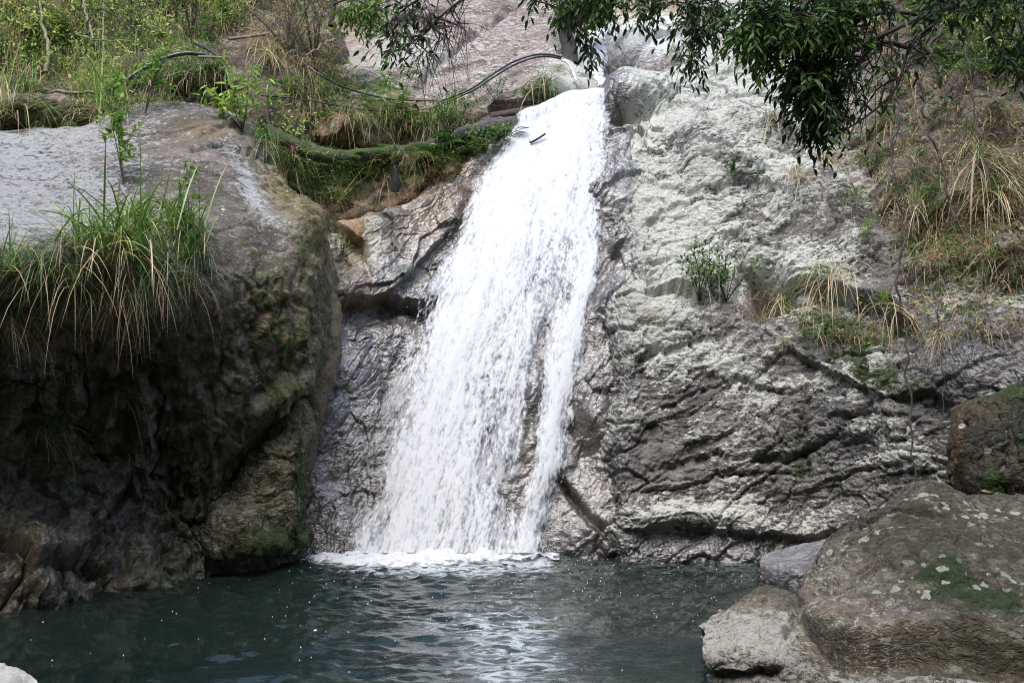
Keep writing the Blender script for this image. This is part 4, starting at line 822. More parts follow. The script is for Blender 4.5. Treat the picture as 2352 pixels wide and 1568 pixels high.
T_ = 'grass_tuft'; C_ = 'grass_clump'
PL = [
 # on and under the lip of the huge boulder
 ('silver', 285, 570, 1.3, C_, 'tall bright green arching grass clump in the middle of the huge boulder lip', 'grass'),
 ('silver', 405, 540, 1.15, C_, 'bright green arching grass clump at the right end of the huge boulder grass', 'grass'),
 ('silver', 225, 580, 1.2, C_, 'leaning bright green grass clump left of the tallest one on the boulder lip', 'grass'),
 ('silver', 350, 590, .8, C_, 'grass clump with brown stems between the two tall clumps on the boulder lip', 'grass'),
 ('silver', 325, 550, 1.15, C_, 'upright bright grass clump right of the tallest one on the boulder lip', 'grass'),
 ('silver', 255, 600, .95, C_, 'arching grass clump in front of the tallest one on the boulder lip', 'grass'),
 ('silver', 440, 545, .85, C_, 'sparse grass clump at the far right of the boulder lip', 'grass'),
 ('hang', 300, 610, 1.2, T_, 'fine green tuft at the root of the tallest clump on the boulder lip', 'grass'),
  ('hang', 360, 615, 1.15, T_, 'fine green tuft under the brown stemmed clump on the boulder lip', 'grass'),
 ('hang', 150, 570, 1.1, T_, 'short yellow green tuft on the boulder lip where the bare rock ends', 'grass'),
 ('hang', 95, 605, 1.2, T_, 'drooping pale grass tuft low on the left of the boulder lip', 'grass'),
 ('hang', 170, 630, 1.3, T_, 'wide drooping grass tuft with straw tips below the short yellow green tuft', 'grass'),
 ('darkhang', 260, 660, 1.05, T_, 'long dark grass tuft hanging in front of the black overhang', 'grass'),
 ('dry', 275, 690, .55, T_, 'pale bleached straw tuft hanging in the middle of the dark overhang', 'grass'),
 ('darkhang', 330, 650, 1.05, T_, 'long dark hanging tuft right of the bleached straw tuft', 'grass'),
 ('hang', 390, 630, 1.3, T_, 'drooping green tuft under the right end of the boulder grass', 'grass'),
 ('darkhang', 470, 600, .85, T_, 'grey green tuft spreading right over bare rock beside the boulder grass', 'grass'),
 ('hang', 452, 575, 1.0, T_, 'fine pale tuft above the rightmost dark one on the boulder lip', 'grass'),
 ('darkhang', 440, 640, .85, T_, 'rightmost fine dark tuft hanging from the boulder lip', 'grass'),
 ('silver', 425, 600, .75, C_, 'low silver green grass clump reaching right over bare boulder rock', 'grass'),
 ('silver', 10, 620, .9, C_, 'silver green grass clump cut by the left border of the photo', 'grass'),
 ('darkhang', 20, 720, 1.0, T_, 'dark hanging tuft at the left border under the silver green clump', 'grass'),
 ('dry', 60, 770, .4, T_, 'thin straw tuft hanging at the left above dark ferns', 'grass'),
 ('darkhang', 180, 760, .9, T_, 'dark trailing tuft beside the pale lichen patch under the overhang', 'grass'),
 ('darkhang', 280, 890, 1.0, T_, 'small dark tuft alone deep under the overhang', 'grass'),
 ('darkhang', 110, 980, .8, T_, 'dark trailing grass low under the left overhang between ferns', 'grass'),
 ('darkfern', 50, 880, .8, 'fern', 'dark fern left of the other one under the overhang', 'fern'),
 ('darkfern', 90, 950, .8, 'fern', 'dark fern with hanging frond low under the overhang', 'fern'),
 ('fern', 120, 865, .55, 'fern', 'small fern with light leaf tips under the overhang', 'fern'),
 ('shrub', 40, 1070, .3, 'small_plant', 'little bright leaved plant alone on the black left wall', 'plant'),
 ('shrub', 230, 978, .25, 'small_plant', 'tiny pale green plant in the darkest part of the overhang', 'plant'),
 ('sapling', 285, 425, 1.5, 'sapling', 'thin leafy sapling standing on top of the huge boulder', 'sapling'),
 ('sapling', 440, 590, 1.0, 'sapling', 'spindly twiggy sapling leaning right from the boulder lip grass', 'sapling'),
 ('sapling', 335, 265, 1.3, 'sapling', 'light green small leaved sapling right of the tall reed clump', 'sapling'),
 ('shrub', 270, 278, .8, 'shrub', 'low light green shrub at the foot of the tall reed clump', 'shrub'),
 ('small', 95, 292, .9, T_, 'small round green tuft on grey rock below the mossy ledge', 'grass'),
 ('small', 160, 292, .8, T_, 'small green tuft beside the round one on grey rock under the mossy ledge', 'grass'),
 ('reed', 236, 262, 1.6, 'reed_clump', 'bright green reed clump with rusty stems behind the huge boulder', 'reeds'),
 ('pale', 22, 262, 1.25, C_, 'tall pale arching grass at the upper left border', 'grass'),
 ('broad', 558, 300, 1.15, 'shrub', 'broad leaved shrub with shiny pale leaves at the crest of the huge boulder', 'shrub'),
 ('bamboo', 585, 262, 1.05, 'bamboo_grass', 'bamboo grass with white backed leaves sticking up behind the broad leaved shrub', 'bamboo grass'),
 ('hang', 600, 330, 1.5, T_, 'fine green tuft just right of the huge boulder crest', 'grass'),
 ('silver', 648, 395, 1.0, C_, 'arching yellow green grass clump between boulder edge and mossy log', 'grass'),
 ('hang', 625, 365, 1.4, T_, 'pale leaning tuft above the arching clump at the boulder edge', 'grass'),
 ('dry', 665, 395, .7, T_, 'straw coloured tuft under the arching clump at the boulder edge', 'grass'),
 ('hang', 665, 425, 1.5, T_, 'soft grey green tuft hanging at the right edge of the huge boulder', 'grass'),
 ('plume', 775, 470, 1.1, 'plumed_grass', 'plumed grass with feathery pale heads below the mossy log', 'grass'),
 ('darkhang', 730, 455, 1.0, T_, 'dark green tuft left of the plumed grass under the log', 'grass'),
 ('shrub', 725, 410, .7, 'shrub', 'dark small leaved shrub under the left end of the mossy log', 'shrub'),
 ('fern', 905, 388, .85, 'fern', 'bright green fern standing on the post under the log', 'fern'),
 ('dry', 895, 400, .75, T_, 'long bleached strands hanging beside the post under the log', 'grass'),
 ('silver', 955, 425, .36, C_, 'small arching tuft in the dark gap right of the post', 'grass'),
 ('deadfern', 945, 455, .8, 'dead_fern', 'reddish dry fern on the slab below the arching tuft', 'fern'),
 ('small', 920, 410, 1.0, T_, 'soft green tuft beside the post in the gap under the log', 'grass'),
 ('deadfern', 1060, 430, .8, 'dead_fern', 'bundle of brown hanging roots below the log ferns', 'roots'),
 ('shrub', 785, 590, .7, 'shrub', 'low green plant in the crevice between boulder and wet slab', 'plant'),
 ('shrub', 760, 540, .6, 'shrub', 'sparse green plant on the brown rock above the crevice plant', 'plant'),
 # bank and slope behind the log
 ('bamboo', 880, 255, 1.15, 'bamboo_grass', 'bamboo grass with drooping green leaves in front of the brown rock slope', 'bamboo grass'),
 ('bamboo', 925, 258, .6, 'bamboo_grass', 'short bamboo grass right of the taller one on the brown slope', 'bamboo grass'),
 ('silver', 1035, 272, .9, C_, 'light green grass clump at the lower end of the twin black hoses', 'grass'),
 ('hang', 1010, 265, 1.3, T_, 'light green fine tuft left of the grass clump at the black hoses', 'grass'),
 ('shrub', 1060, 270, 1.0, 'shrub', 'narrow leaved green shrub right of the grass clump at the black hoses', 'shrub'),
 ('hang', 985, 290, 1.0, T_, 'pale straw and green tuft above the mossy log middle', 'grass'),
 ('shrub', 1143, 232, .85, 'shrub', 'small upright shrub with pale lower leaves left of the ledge above the beams', 'shrub'),
 ('hang', 1252, 192, 1.3, T_, 'bright yellow green tuft on the ledge beside the upper cascade', 'grass'),
 ('small', 1180, 188, .8, T_, 'tiny orange green tuft on bare brown rock left of the bright ledge tuft', 'grass'),
 ('hang', 1285, 165, .7, T_, 'thin green tuft below the dark trunk beside the upper cascade', 'grass'),
 ('small', 1095, 240, .9, T_, 'thin pale tuft on brown rock between the clump and the small upright shrub', 'grass'),
 ('darkhang', 740, 235, 1.2, T_, 'dark grey green tuft hanging on the soil bank left of the others', 'grass'),
 ('darkhang', 800, 262, 1.2, T_, 'grey green tuft hanging below the thin black hose on the soil bank', 'grass'),
 ('darkhang', 870, 280, 1.1, T_, 'middle hanging tuft of the soil bank under the bamboo grass', 'grass'),
 ('darkhang', 930, 285, 1.0, T_, 'hanging tuft with brown blades right on the soil bank', 'grass'),
 ('dry', 690, 150, 1.0, T_, 'brown dead grass curtain hanging on the dark soil bank', 'grass'),
 ('dry', 620, 130, 1.1, T_, 'reddish dead grass curtain over the bare soil knob', 'grass'),
 ('darkhang', 700, 230, 1.2, T_, 'dark grass under the brown dead curtain at the soil bank', 'grass'),
 ('twiggy', 720, 150, 1.1, 'twiggy_shrub', 'tall dark twiggy shrub left of the brown rock slope', 'shrub'),
 ('twiggy', 660, 120, 1.0, 'twiggy_shrub', 'brown bare twiggy shrub above the dead grass curtain', 'shrub'),
 # upper left slope
 ('hang', 115, 165, 1.8, T_, 'big rounded green tuft with brown skirt at the left of the slope', 'grass'),
 ('hang', 235, 120, 1.5, T_, 'rounded tuft with curled seed heads above the reed clump', 'grass'),
 ('hang', 60, 215, 1.3, T_, 'low green tuft just above the mossy ledge at the left', 'grass'),
 ('hang', 375, 172, 1.5, T_, 'green tuft draped over the soil edge under the thick black pipe', 'grass'),
 ('hang', 430, 165, 1.5, T_, 'pale green tuft at the right of the soil edge under the pipe', 'grass'),
 ('silver', 450, 130, .85, C_, 'arching broad bladed grass right of the top of the thick pipe', 'grass'),
 ('hang', 320, 105, 1.4, T_, 'dark green tuft above the bend of the thick pipe', 'grass'),
 ('hang', 500, 165, 1.1, T_, 'tuft left of the bare soil knob on the upper slope', 'grass'),
 ('twiggy', 440, 95, 1.0, 'twiggy_shrub', 'bushy fine twigged green shrub at the top of the slope', 'shrub'),
 ('twiggy', 300, 80, .9, 'twiggy_shrub', 'low twiggy shrub above the rounded tuft with seed heads', 'shrub'),
 ('sapling', 520, 60, 1.0, 'sapling', 'light leaved sapling near the top of the slope', 'sapling'),
 ('sapling', 370, 45, 1.0, 'sapling', 'bright yellow green sapling at the top border of the slope', 'sapling'),
 # right cliff
 ('hang', 1612, 625, 1.2, T_, 'round tuft with straw skirt on the pale cliff ledge above the leafy shrub', 'grass'),
 ('shrub', 1605, 690, 1.5, 'shrub', 'small leaved green shrub on the cliff ledge below the round tuft', 'shrub'),
 ('shrub', 1665, 690, 1.4, 'shrub', 'blue green shrub right of the other one on the cliff ledge', 'shrub'),
 ('deadfern', 1710, 715, 1.5, 'dead_fern', 'rust red dead fern beside the dark hole in the cliff', 'fern'),
 ('dry', 1800, 690, 1.0, T_, 'straw tuft just right of the dark hole in the cliff', 'grass'),
 ('dry', 1905, 630, 1.15, T_, 'long bleached straw tuft in the middle of the cliff', 'grass'),
 ('dry', 1880, 680, .8, T_, 'lower straw tuft hanging under the long bleached one', 'grass'),
 ('dry', 2055, 705, 1.1, T_, 'bleached straw tuft hanging beside the long thin stem', 'grass'),
 ('reed', 2035, 690, .35, C_, 'thin upright green grass above the straw tuft by the long thin stem', 'grass'),
 ('dry', 2160, 770, .6, T_, 'small dead tuft with brown leaves right of the long thin stem', 'grass'),
 ('hang', 2225, 660, .8, T_, 'brown skirted tuft on the rock rib near the right border', 'grass'),
 ('small', 1750, 735, .9, T_, 'pale tuft at the foot of the rust red dead fern', 'grass'),
 ('small', 1800, 780, .8, T_, 'little dry tuft on the smooth rock below the straw tufts', 'grass'),
 ('creeper', 1860, 760, .8, 'creeper', 'dark green creeping plant under the straw tufts of the cliff', 'creeper'),
 ('dry', 1770, 270, .85, T_, 'curved straw tuft hanging on the rock block under the tree', 'grass'),
 ('fern', 1690, 395, .7, 'fern', 'bright fern in the crack under the grey rock block', 'fern'),
 ('fern', 1740, 405, .55, 'fern', 'smaller fern right in the crack under the grey rock block', 'fern'),
 ('drybig', 1890, 370, .95, T_, 'wide straw tuft hanging below the dark tree foliage', 'grass'),
 ('dry', 1830, 400, .8, T_, 'short straw tuft left of the wide one below the tree', 'grass'),
 ('darkhang', 2040, 280, 1.1, T_, 'grey green tuft behind the forked thin stem', 'grass'),
 ('darkhang', 2045, 350, 1.0, T_, 'second grey green tuft down along the thin stem', 'grass'),
 ('darkhang', 2100, 400, 1.0, T_, 'grey green tuft right of the thin stem', 'grass'),
 ('darkhang', 2070, 440, 1.1, T_, 'lowest grey green tuft along the thin stem', 'grass'),
 ('hang', 1960, 450, .9, T_, 'brownish tuft right of the wide straw tuft', 'grass'),
 ('shrub', 2000, 400, .8, 'shrub', 'pale yellow leaved shrub right of the dark tree foliage', 'shrub'),
 ('drybig', 2250, 370, 1.15, T_, 'largest straw tuft hanging near the right border', 'grass'),
 ('dry', 2280, 440, .9, T_, 'trailing straw tuft below the largest one at the right', 'grass'),
 ('hang', 2235, 300, .8, T_, 'small green tuft above the largest straw tuft', 'grass'),
 ('bamboo', 2140, 530, .6, 'bamboo_grass', 'pale bamboo grass in the middle of the planted slope', 'bamboo grass'),
 ('bamboo', 2190, 600, .6, 'bamboo_grass', 'bamboo grass with hanging pale leaves lower right on the slope', 'bamboo grass'),
 ('bamboo', 1985, 560, .55, 'bamboo_grass', 'pale bamboo grass at the left edge of the planted slope', 'bamboo grass'),
 ('dry', 2110, 480, .9, T_, 'thin straw tuft between the bamboo grasses on the slope', 'grass'),
 ('dry', 2150, 560, .8, T_, 'straw tuft beside the middle bamboo grass of the slope', 'grass'),
 ('silver', 2120, 470, .6, C_, 'arching pale grass in the centre of the planted slope', 'grass'),
 ('silver', 2290, 590, .45, C_, 'bright green arrow leaved grass low at the right border', 'grass'),
 ('shrub', 2140, 300, .7, 'shrub', 'dark green shrub on the slope right of the forked stem', 'shrub'),
 ('creeper', 2120, 345, .7, 'creeper', 'dark green creeper mat on the slope behind the stems', 'creeper'),
 ('fern', 2130, 130, .9, 'fern', 'silvery fan of fern leaves high on the right slope', 'fern'),
 ('fern', 2200, 60, 1.0, 'fern', 'green fern at the top of the right slope', 'fern'),
 ('fern', 2280, 100, 1.0, 'fern', 'green fern right of the top one on the right slope', 'fern'),
 ('fern', 2330, 50, 1.0, 'fern', 'fern in the top right corner', 'fern'),
 ('dry', 2010, 60, 1.0, T_, 'brown dry grass high behind the dark tree branches', 'grass'),
 ('dry', 2090, 190, 1.0, T_, 'long dead blades hanging behind the thin branches', 'grass'),
 ('shrub', 2230, 190, .9, 'shrub', 'leafy shrub left of the grey rock knob at the right', 'shrub'),
 ('shrub', 2330, 215, 1.0, 'shrub', 'dark shrub at the right border above the rock knob', 'shrub'),
 ('hang', 2340, 440, .9, T_, 'green tuft at the right border below the rock knobs', 'grass'),
 ('dry', 1640, 30, .9, T_, 'reddish dry grass at the cliff top between the two trees', 'grass'),
 ('hang', 1600, 65, 1.0, T_, 'green grass tuft at the cliff top right of the upper cascade', 'grass'),
 ('hang', 1545, 120, .8, T_, 'light green tuft in the cleft right of the upper cascade', 'grass'),
]
for row in PL: plant(*row)

# undergrowth nobody could count: clumps of blades and leaves over the two slopes
def in_poly(x, y, poly):
    c = False; j = len(poly) - 1
    for i in range(len(poly)):
        (xi, yi), (xj, yj) = poly[i], poly[j]
        if (yi > y) != (yj > y) and x < (xj - xi) * (y - yi) / (yj - yi) + xi: c = not c
        j = i
    return c
def sample_poly(poly, n, r):
    xs = [p_[0] for p_ in poly]; ys = [p_[1] for p_ in poly]; out = []
    while len(out) < n:
        x, y = r.uniform(min(xs), max(xs)), r.uniform(min(ys), max(ys))
        if in_poly(x, y, poly): out.append((x, y))
    return out
def undergrowth(name, label, specs, seed, mat=None):
    r = np.random.default_rng(seed); mb = MB()
    for poly, n, kinds in specs:
        for x, y in sample_poly(poly, n, r):
            loc, nr = hit(x, y)
            if loc is None: continue
            k = kinds[r.integers(len(kinds))]
            ph = float(pnoise(np.array([[x / 62, y / 40, seed]]), 91)[0]); gap = float(pnoise(np.array([[x / 34, y / 24, seed]]), 92)[0])
            if gap < -.24 and k in 'ulf': continue
            lsz = 1 + 1.1 * ph
            if k == 'g':
                m = 16; blades(mb, loc + r.normal(size=(m, 3)) * [.07, .05, .02], ang(r, m, .3, 1.4) + [0, -.3, 0], r.uniform(.15, .42, m), r.uniform(.006, .012, m), r.uniform(.4, 1.3, m), np.clip(r.uniform(.12, .48) + r.normal(size=m) * .08, .02, .6), 4, .06, r)
            elif k == 'd':
                m = 12; blades(mb, loc + r.normal(size=(m, 3)) * [.07, .05, .02], ang(r, m, -.3, 1.2) + [0, -.4, 0], r.uniform(.15, .42, m), r.uniform(.005, .011, m), r.uniform(.4, 1.3, m), r.uniform(.70, .98, m), 4, 0, r)
            elif k == 'l':
                m = 22; t0 = r.uniform(.26, .58); b = loc + r.normal(size=(m, 3)) * [.13, .08, .11] + nr * .08
                leaves(mb, b, unit(r.normal(size=(m, 3)) + [0, -.5, -.2]), np.array([0, -.4, 1.0]) + .45 * r.normal(size=(m, 3)), lsz * r.uniform(.03, .085, m), lsz * r.uniform(.014, .034, m), np.clip(t0 + r.normal(size=m) * .06, .03, .64))
            elif k == 'u':
                m = 26; t0 = float(np.clip(.44 + .42 * ph + r.normal() * .05, .18, .62)); b = loc + r.normal(size=(m, 3)) * [.18, .12, .2] + np.array([0, -.1, .3])
                leaves(mb, b, unit(r.normal(size=(m, 3)) + [0, -.5, -.1]), np.array([0, -.4, 1.0]) + .45 * r.normal(size=(m, 3)), lsz * r.uniform(.035, .09, m), lsz * r.uniform(.016, .036, m), np.clip(t0 + r.normal(size=m) * .05, .1, .62))
                m = 3; blades(mb, loc + r.normal(size=(m, 3)) * .08, ang(r, m, 1.1, 1.5), r.uniform(.4, .9, m), r.uniform(.006, .01, m), r.uniform(0, .2, m), r.uniform(.78, .95, m), 4, 0, r)
            elif k == 'f':
                for q_ in range(2):
                    d = unit(ang(r, 1, .1, .9)[0] + np.array([0, -.5, 0])); l_ = r.uniform(.25, .5); t = np.linspace(0, 1, 13); qq = loc + d * (l_ * t)[:, None] - np.array([0, 0, 1]) * (l_ * .5 * t**2)[:, None]
                    T = unit(np.gradient(qq, axis=0)); S = unit(np.cross(T, [0, 0, 1.0])); tn = r.uniform(.12, .4)
                    for sg in (-1, 1): leaves(mb, qq[1:], S[1:] * sg + T[1:] * .45, np.tile([0, 0, 1.0], (12, 1)), l_ * .26 * np.sin(np.linspace(.5, 3.0, 12)), np.full(12, l_ * .06), np.full(12, tn), .05)
            elif k == 'x':       # leaf litter
                m = 7; leaves(mb, loc + r.normal(size=(m, 3)) * [.10, .04, .08] + nr * .02, unit(r.normal(size=(m, 3))), nr + .5 * r.normal(size=(m, 3)), r.uniform(.05, .10, m), r.uniform(.022, .04, m), r.uniform(.76, 1, m))
            elif k == 't':       # dead sticks
                m = 3; blades(mb, loc + r.normal(size=(m, 3)) * .05, r.normal(size=(m, 3)) + [0, -.4, .6], r.uniform(.2, .8, m), r.uniform(.006, .012, m), r.uniform(0, .3, m), r.uniform(.78, 1, m), 3, 0, r)
    return tag(link(name, mb.mesh(name, mat or M_leaf_lit)), label, 'undergrowth', kind='stuff')
undergrowth('undergrowth', 'dense mixed grass, leaves and dead stems covering the upper left slope', [
    ([(-40, -30), (640, -30), (560, 60), (420, 110), (250, 110), (-40, 140)], 1250, 'uuluglgdtdfdt'),
    ([(-40, 90), (300, 90), (420, 120), (520, 110), (520, 180), (440, 170), (330, 200), (220, 210), (-40, 205)], 700, 'ggguldldxt'),
    ([(180, 195), (400, 205), (470, 225), (330, 255), (220, 285), (170, 270)], 130, 'guldxl'),
    ([(560, -30), (770, -30), (760, 60), (780, 180), (700, 230), (600, 140), (540, 60)], 330, 'dddtgl'),
    ([(640, 190), (760, 150), (1000, 245), (1080, 255), (1060, 285), (940, 300), (800, 290), (680, 260)], 380, 'gddglf'),
    ([(590, 270), (640, 300), (720, 370), (690, 430), (640, 360), (590, 310)], 110, 'ggul'),
    ([(700, 370), (1040, 350), (1000, 400), (900, 400), (800, 420), (720, 440)], 110, 'lgfl'),
    ([(780, -30), (900, -30), (860, 40), (790, 60)], 40, 'ul'),
], 11)
undergrowth('undergrowth', 'ferns, dry grass, leaf litter and creepers covering the upper right slope', [
    ([(2080, -30), (2400, -30), (2400, 190), (2200, 170), (2100, 90)], 520, 'fflflglu'),
    ([(1960, -30), (2120, -30), (2160, 140), (2000, 200), (1940, 60)], 150, 'dgxlt'),
    ([(1890, 200), (2200, 160), (2400, 200), (2400, 560), (2200, 640), (2080, 590), (1990, 470), (1900, 330)], 950, 'ddxxdtllgxfdl'),
    ([(2060, 560), (2400, 560), (2400, 760), (2200, 780), (2080, 690)], 190, 'xdlgdx'),
    ([(1780, 690), (2000, 700), (2160, 750), (2060, 790), (1880, 790)], 110, 'lgxd'),
    ([(1600, -30), (1700, -30), (1650, 40), (1560, 70), (1420, 60), (1340, 30), (1340, -30)], 130, 'dlgtu'),
], 12, M_leaf)  # darker leaf copy here paints the trees' shade on the slope

# bare pale stems and dead branches standing in the slope
def line_thing(name, label, cat, pts, r0, r1, mat, ns=6, n=30, group=None, wob=.0, seed=0):
    q = cr_line([P(*p_) for p_ in pts], n)
    if wob: q = q + wob * np.stack([pnoise(np.stack([np.arange(n) * .31, np.full(n, k * 9.1 + seed), np.zeros(n)], 1), 77) for k in range(3)], 1)
    mb = MB(); tube(mb, q, r0, r1, ns); return tag(link(name, mb.mesh(name, mat, smooth=True)), label, cat, group)
line_thing('dead_sapling', 'pale crooked dead stem near the left end of the upper slope', 'stem', [(105, 165, 15.9), (112, 110, 16.2), (98, 60, 16.5), (90, -20, 17)], .035, .02, M_pale_twig, wob=.04, seed=1)
line_thing('dead_sapling', 'straight pale dead stem above the reed clump', 'stem', [(240, 145, 16), (237, 70, 16.5), (240, -20, 17)], .018, .012, M_pale_twig, wob=.02, seed=2)
line_thing('dead_sapling', 'tall pale leaning dead stem right of the crooked one', 'stem', [(215, 90, 16), (195, 20, 16.6), (185, -30, 17)], .02, .012, M_pale_twig, wob=.03, seed=3)
line_thing('dead_branch', 'dark bent dead branch at the top of the left slope', 'branch', [(195, 90, 16.2), (205, 40, 16.3), (225, 22, 16.4), (270, 40, 16.4), (300, 75, 16.3)], .018, .010, M_bark, wob=.06, seed=4)
line_thing('dead_branch', 'pale fallen branch lying on the slope below the dark bent one', 'branch', [(175, 78, 16.1), (220, 92, 16.0), (300, 95, 16.0)], .015, .008, M_pale_twig, wob=.04, seed=5)
line_thing('dead_branch', 'whitish fallen branch beside the twiggy shrub of the slope', 'branch', [(770, 90, 18.4), (740, 105, 17.6), (700, 128, 17.2)], .03, .015, M_pale_twig, wob=.05, seed=6)
line_thing('dead_branch', 'flat driftwood branch lying on top of the mossy ledge', 'branch', [(40, 203, 15.5), (90, 206, 15.45), (150, 212, 15.4), (220, 213, 15.4)], .035, .025, M_pale_twig, wob=.05, seed=7)
line_thing('vine', 'long thin stem hanging down the whole right cliff', 'stem', [(2010, 110, 12.6), (2050, 190, 12.4), (2062, 280, 12.2), (2048, 370, 12.0), (2075, 520, 11.8), (2062, 640, 11.6), (2082, 790, 11.4), (2092, 960, 11.2), (2104, 1150, 11.0)], .020, .010, M_twig, n=70, wob=.10, seed=8)
line_thing('vine', 'thin stem hanging right of the longest one on the slope', 'stem', [(2160, 60, 12.6), (2118, 180, 12.4), (2130, 280, 12.3), (2160, 370, 12.2), (2180, 460, 12.1), (2192, 515, 12.0)], .020, .014, M_twig, n=50, wob=.08, seed=9)
line_thing('vine', 'very thin stem dangling low right of the longest stem', 'stem', [(2140, 620, 11.6), (2155, 740, 11.4), (2168, 900, 11.2), (2158, 1000, 11.1), (2150, 1090, 11.0)], .007, .004, M_twig, n=40, wob=.08, seed=10)
line_thing('vine', 'straight thin stem on the slope near the right border', 'stem', [(2200, 60, 12.6), (2225, 150, 12.4), (2238, 260, 12.3), (2243, 310, 12.2)], .014, .010, M_twig, n=40, wob=.04, seed=11)

# ------------------------------------------------------------------ trees reaching over the pool
def spray(wood, lf, r, poly, n, limbs, size, tint, depth, nl=8, sub=3, reach=.35, droop=.5, bare=.0, dirbias=(-.4, 0, -.6)):
    LP = np.concatenate(limbs)
    for x, y in sample_poly(poly, n, r):
        c = P(x, y, r.uniform(*depth)); d2 = ((LP - c)**2).sum(1) + .3 * r.random(len(LP)); a = LP[np.argmin(d2)]
        mid = (a + c) / 2 + np.array([0, 0, .10 * np.linalg.norm(c - a)]) + r.normal(size=3) * .05
        q = cr_line([a, mid, c], 12); tube(wood, q, .009, .003, 4)
        for k in range(sub):
            j = r.integers(6, 12); dd = unit(unit(c - a) * .7 + np.array(dirbias) + r.normal(size=3) * .55); l_ = reach * r.uniform(.6, 1.3)
            e = q[j] + dd * l_ - np.array([0, 0, droop * l_ * .4]); qq = cr_line([q[j], q[j] + dd * l_ * .55, e], 8); tube(wood, qq, .004, .0015, 3)
            if r.random() < bare: continue
            m = nl; t = np.linspace(.15, 1, m); i = (t * 7).astype(int); T = unit(np.gradient(qq, axis=0))[i]; S = unit(np.cross(T, [0, 0, 1.0])); sg = np.where(np.arange(m) % 2, 1, -1)[:, None]
            leaves(lf, qq[i], unit(T * .8 + S * sg * .8 + np.array([0, 0, -.25]) + r.normal(size=(m, 3)) * .25), np.array([0, 0, 1.0]) + .45 * r.normal(size=(m, 3)), r.uniform(*size, m), r.uniform(*size, m) * .36, np.clip(r.uniform(*tint, m), 0, 1))
def limbs_of(wood, defs, ns=8):
    out = []
    for pts, r0, r1 in defs:
        q = cr_line(pts, 40); tube(wood, q, r0, r1, ns); out.append(q[8:])
    return out
def tree(name, label, trunk_pts, r0, r1, limb_defs, sprays, seed, mat=None):
    r = np.random.default_rng(seed); o = bpy.data.objects.new(name, None); COL.objects.link(o); o.empty_display_size = .2
    base = np.array(trunk_pts[0]); o.location = base; tag(o, label, 'tree')
    tk = MB(); tube(tk, cr_line(trunk_pts, 40), r0, r1, 12)
    wd = MB(); lf = MB(); limbs = limbs_of(wd, limb_defs)
    for s_ in sprays: spray(wd, lf, r, limbs=limbs, **s_)
    for m_, nm, mt in ((tk, 'trunk', M_bark), (wd, 'branches', M_bark), (lf, 'crown', mat or M_leaf)):
        for i in range(len(m_.v)): m_.v[i] = m_.v[i] - base
        link(nm, m_.mesh(nm, mt, smooth=nm != 'crown'), o)
    return o
def Q(px, py, Y): return tuple(P(px, py, Y))
tree('tree', 'dark leafy tree reaching over the cliff from the top right', [(6.6, 7.8, 1.0), (6.3, 7.7, 3.0), (5.7, 7.6, 5.0), (5.0, 7.5, 6.6), (4.0, 7.4, 7.6)], .2, .10, [
    ([(5.7, 7.6, 5.0), Q(2420, -30, 7.4), Q(2250, 0, 7.3), Q(2130, 35, 7.2), Q(2050, 70, 7.1), Q(1960, 120, 7.0), Q(1880, 200, 6.9)], .04, .010),
    ([(5.0, 7.5, 6.6), Q(2100, -120, 7.2), Q(1900, -20, 7.0), Q(1800, 40, 6.9), Q(1720, 70, 6.8)], .035, .008),
    ([(5.3, 7.5, 6.0), Q(2200, -30, 7.4), Q(2150, 50, 7.3), Q(2090, 110, 7.2), Q(2060, 200, 7.2), Q(2000, 260, 7.1), Q(1940, 300, 7.0)], .028, .006),
    ([Q(2090, 110, 7.2), Q(2020, 100, 7.2), Q(1960, 160, 7.2), Q(1900, 260, 7.1), Q(1900, 330, 7.1)], .02, .006),
    ([Q(2150, 50, 7.3), Q(2080, 30, 7.3), Q(1980, 40, 7.2), Q(1900, 90, 7.1), Q(1830, 180, 7.0)], .02, .006)], [
    dict(reach=.24, poly=[(1720, -20), (1730, 60), (1760, 100), (1810, 130), (1845, 195), (1865, 235), (1895, 265), (1920, 265), (1910, 180), (1910, 120), (1960, 60), (2040, -20)], n=140, size=(.05, .105), tint=(.06, .34), depth=(6.6, 7.4)),  # dark tints put the shade of the backlit crown into the leaf colour
    dict(reach=.2, poly=[(1700, 10), (1760, 10), (1790, 90), (1740, 120), (1705, 70)], n=16, size=(.06, .10), tint=(.22, .42), depth=(6.5, 7.0)),
    dict(reach=.22, poly=[(1825, 150), (1900, 130), (1930, 240), (1900, 280), (1865, 235)], n=44, size=(.06, .10), tint=(.0, .14), depth=(6.7, 7.3), droop=1.0),
    dict(poly=[(1920, 60), (2150, 30), (2120, 140), (2000, 270), (1930, 260)], n=36, size=(.06, .10), tint=(.06, .34), depth=(7.0, 7.6), bare=.6, nl=4),
    dict(poly=[(2050, -30), (2400, -30), (2380, 0), (2180, 5)], n=22, reach=.22, size=(.06, .10), tint=(.02, .25), depth=(6.8, 7.6)),
    dict(poly=[(2300, 90), (2400, 60), (2400, 190), (2320, 170)], n=8, reach=.22, size=(.06, .10), tint=(.03, .25), depth=(7, 7.5)),
], 21)
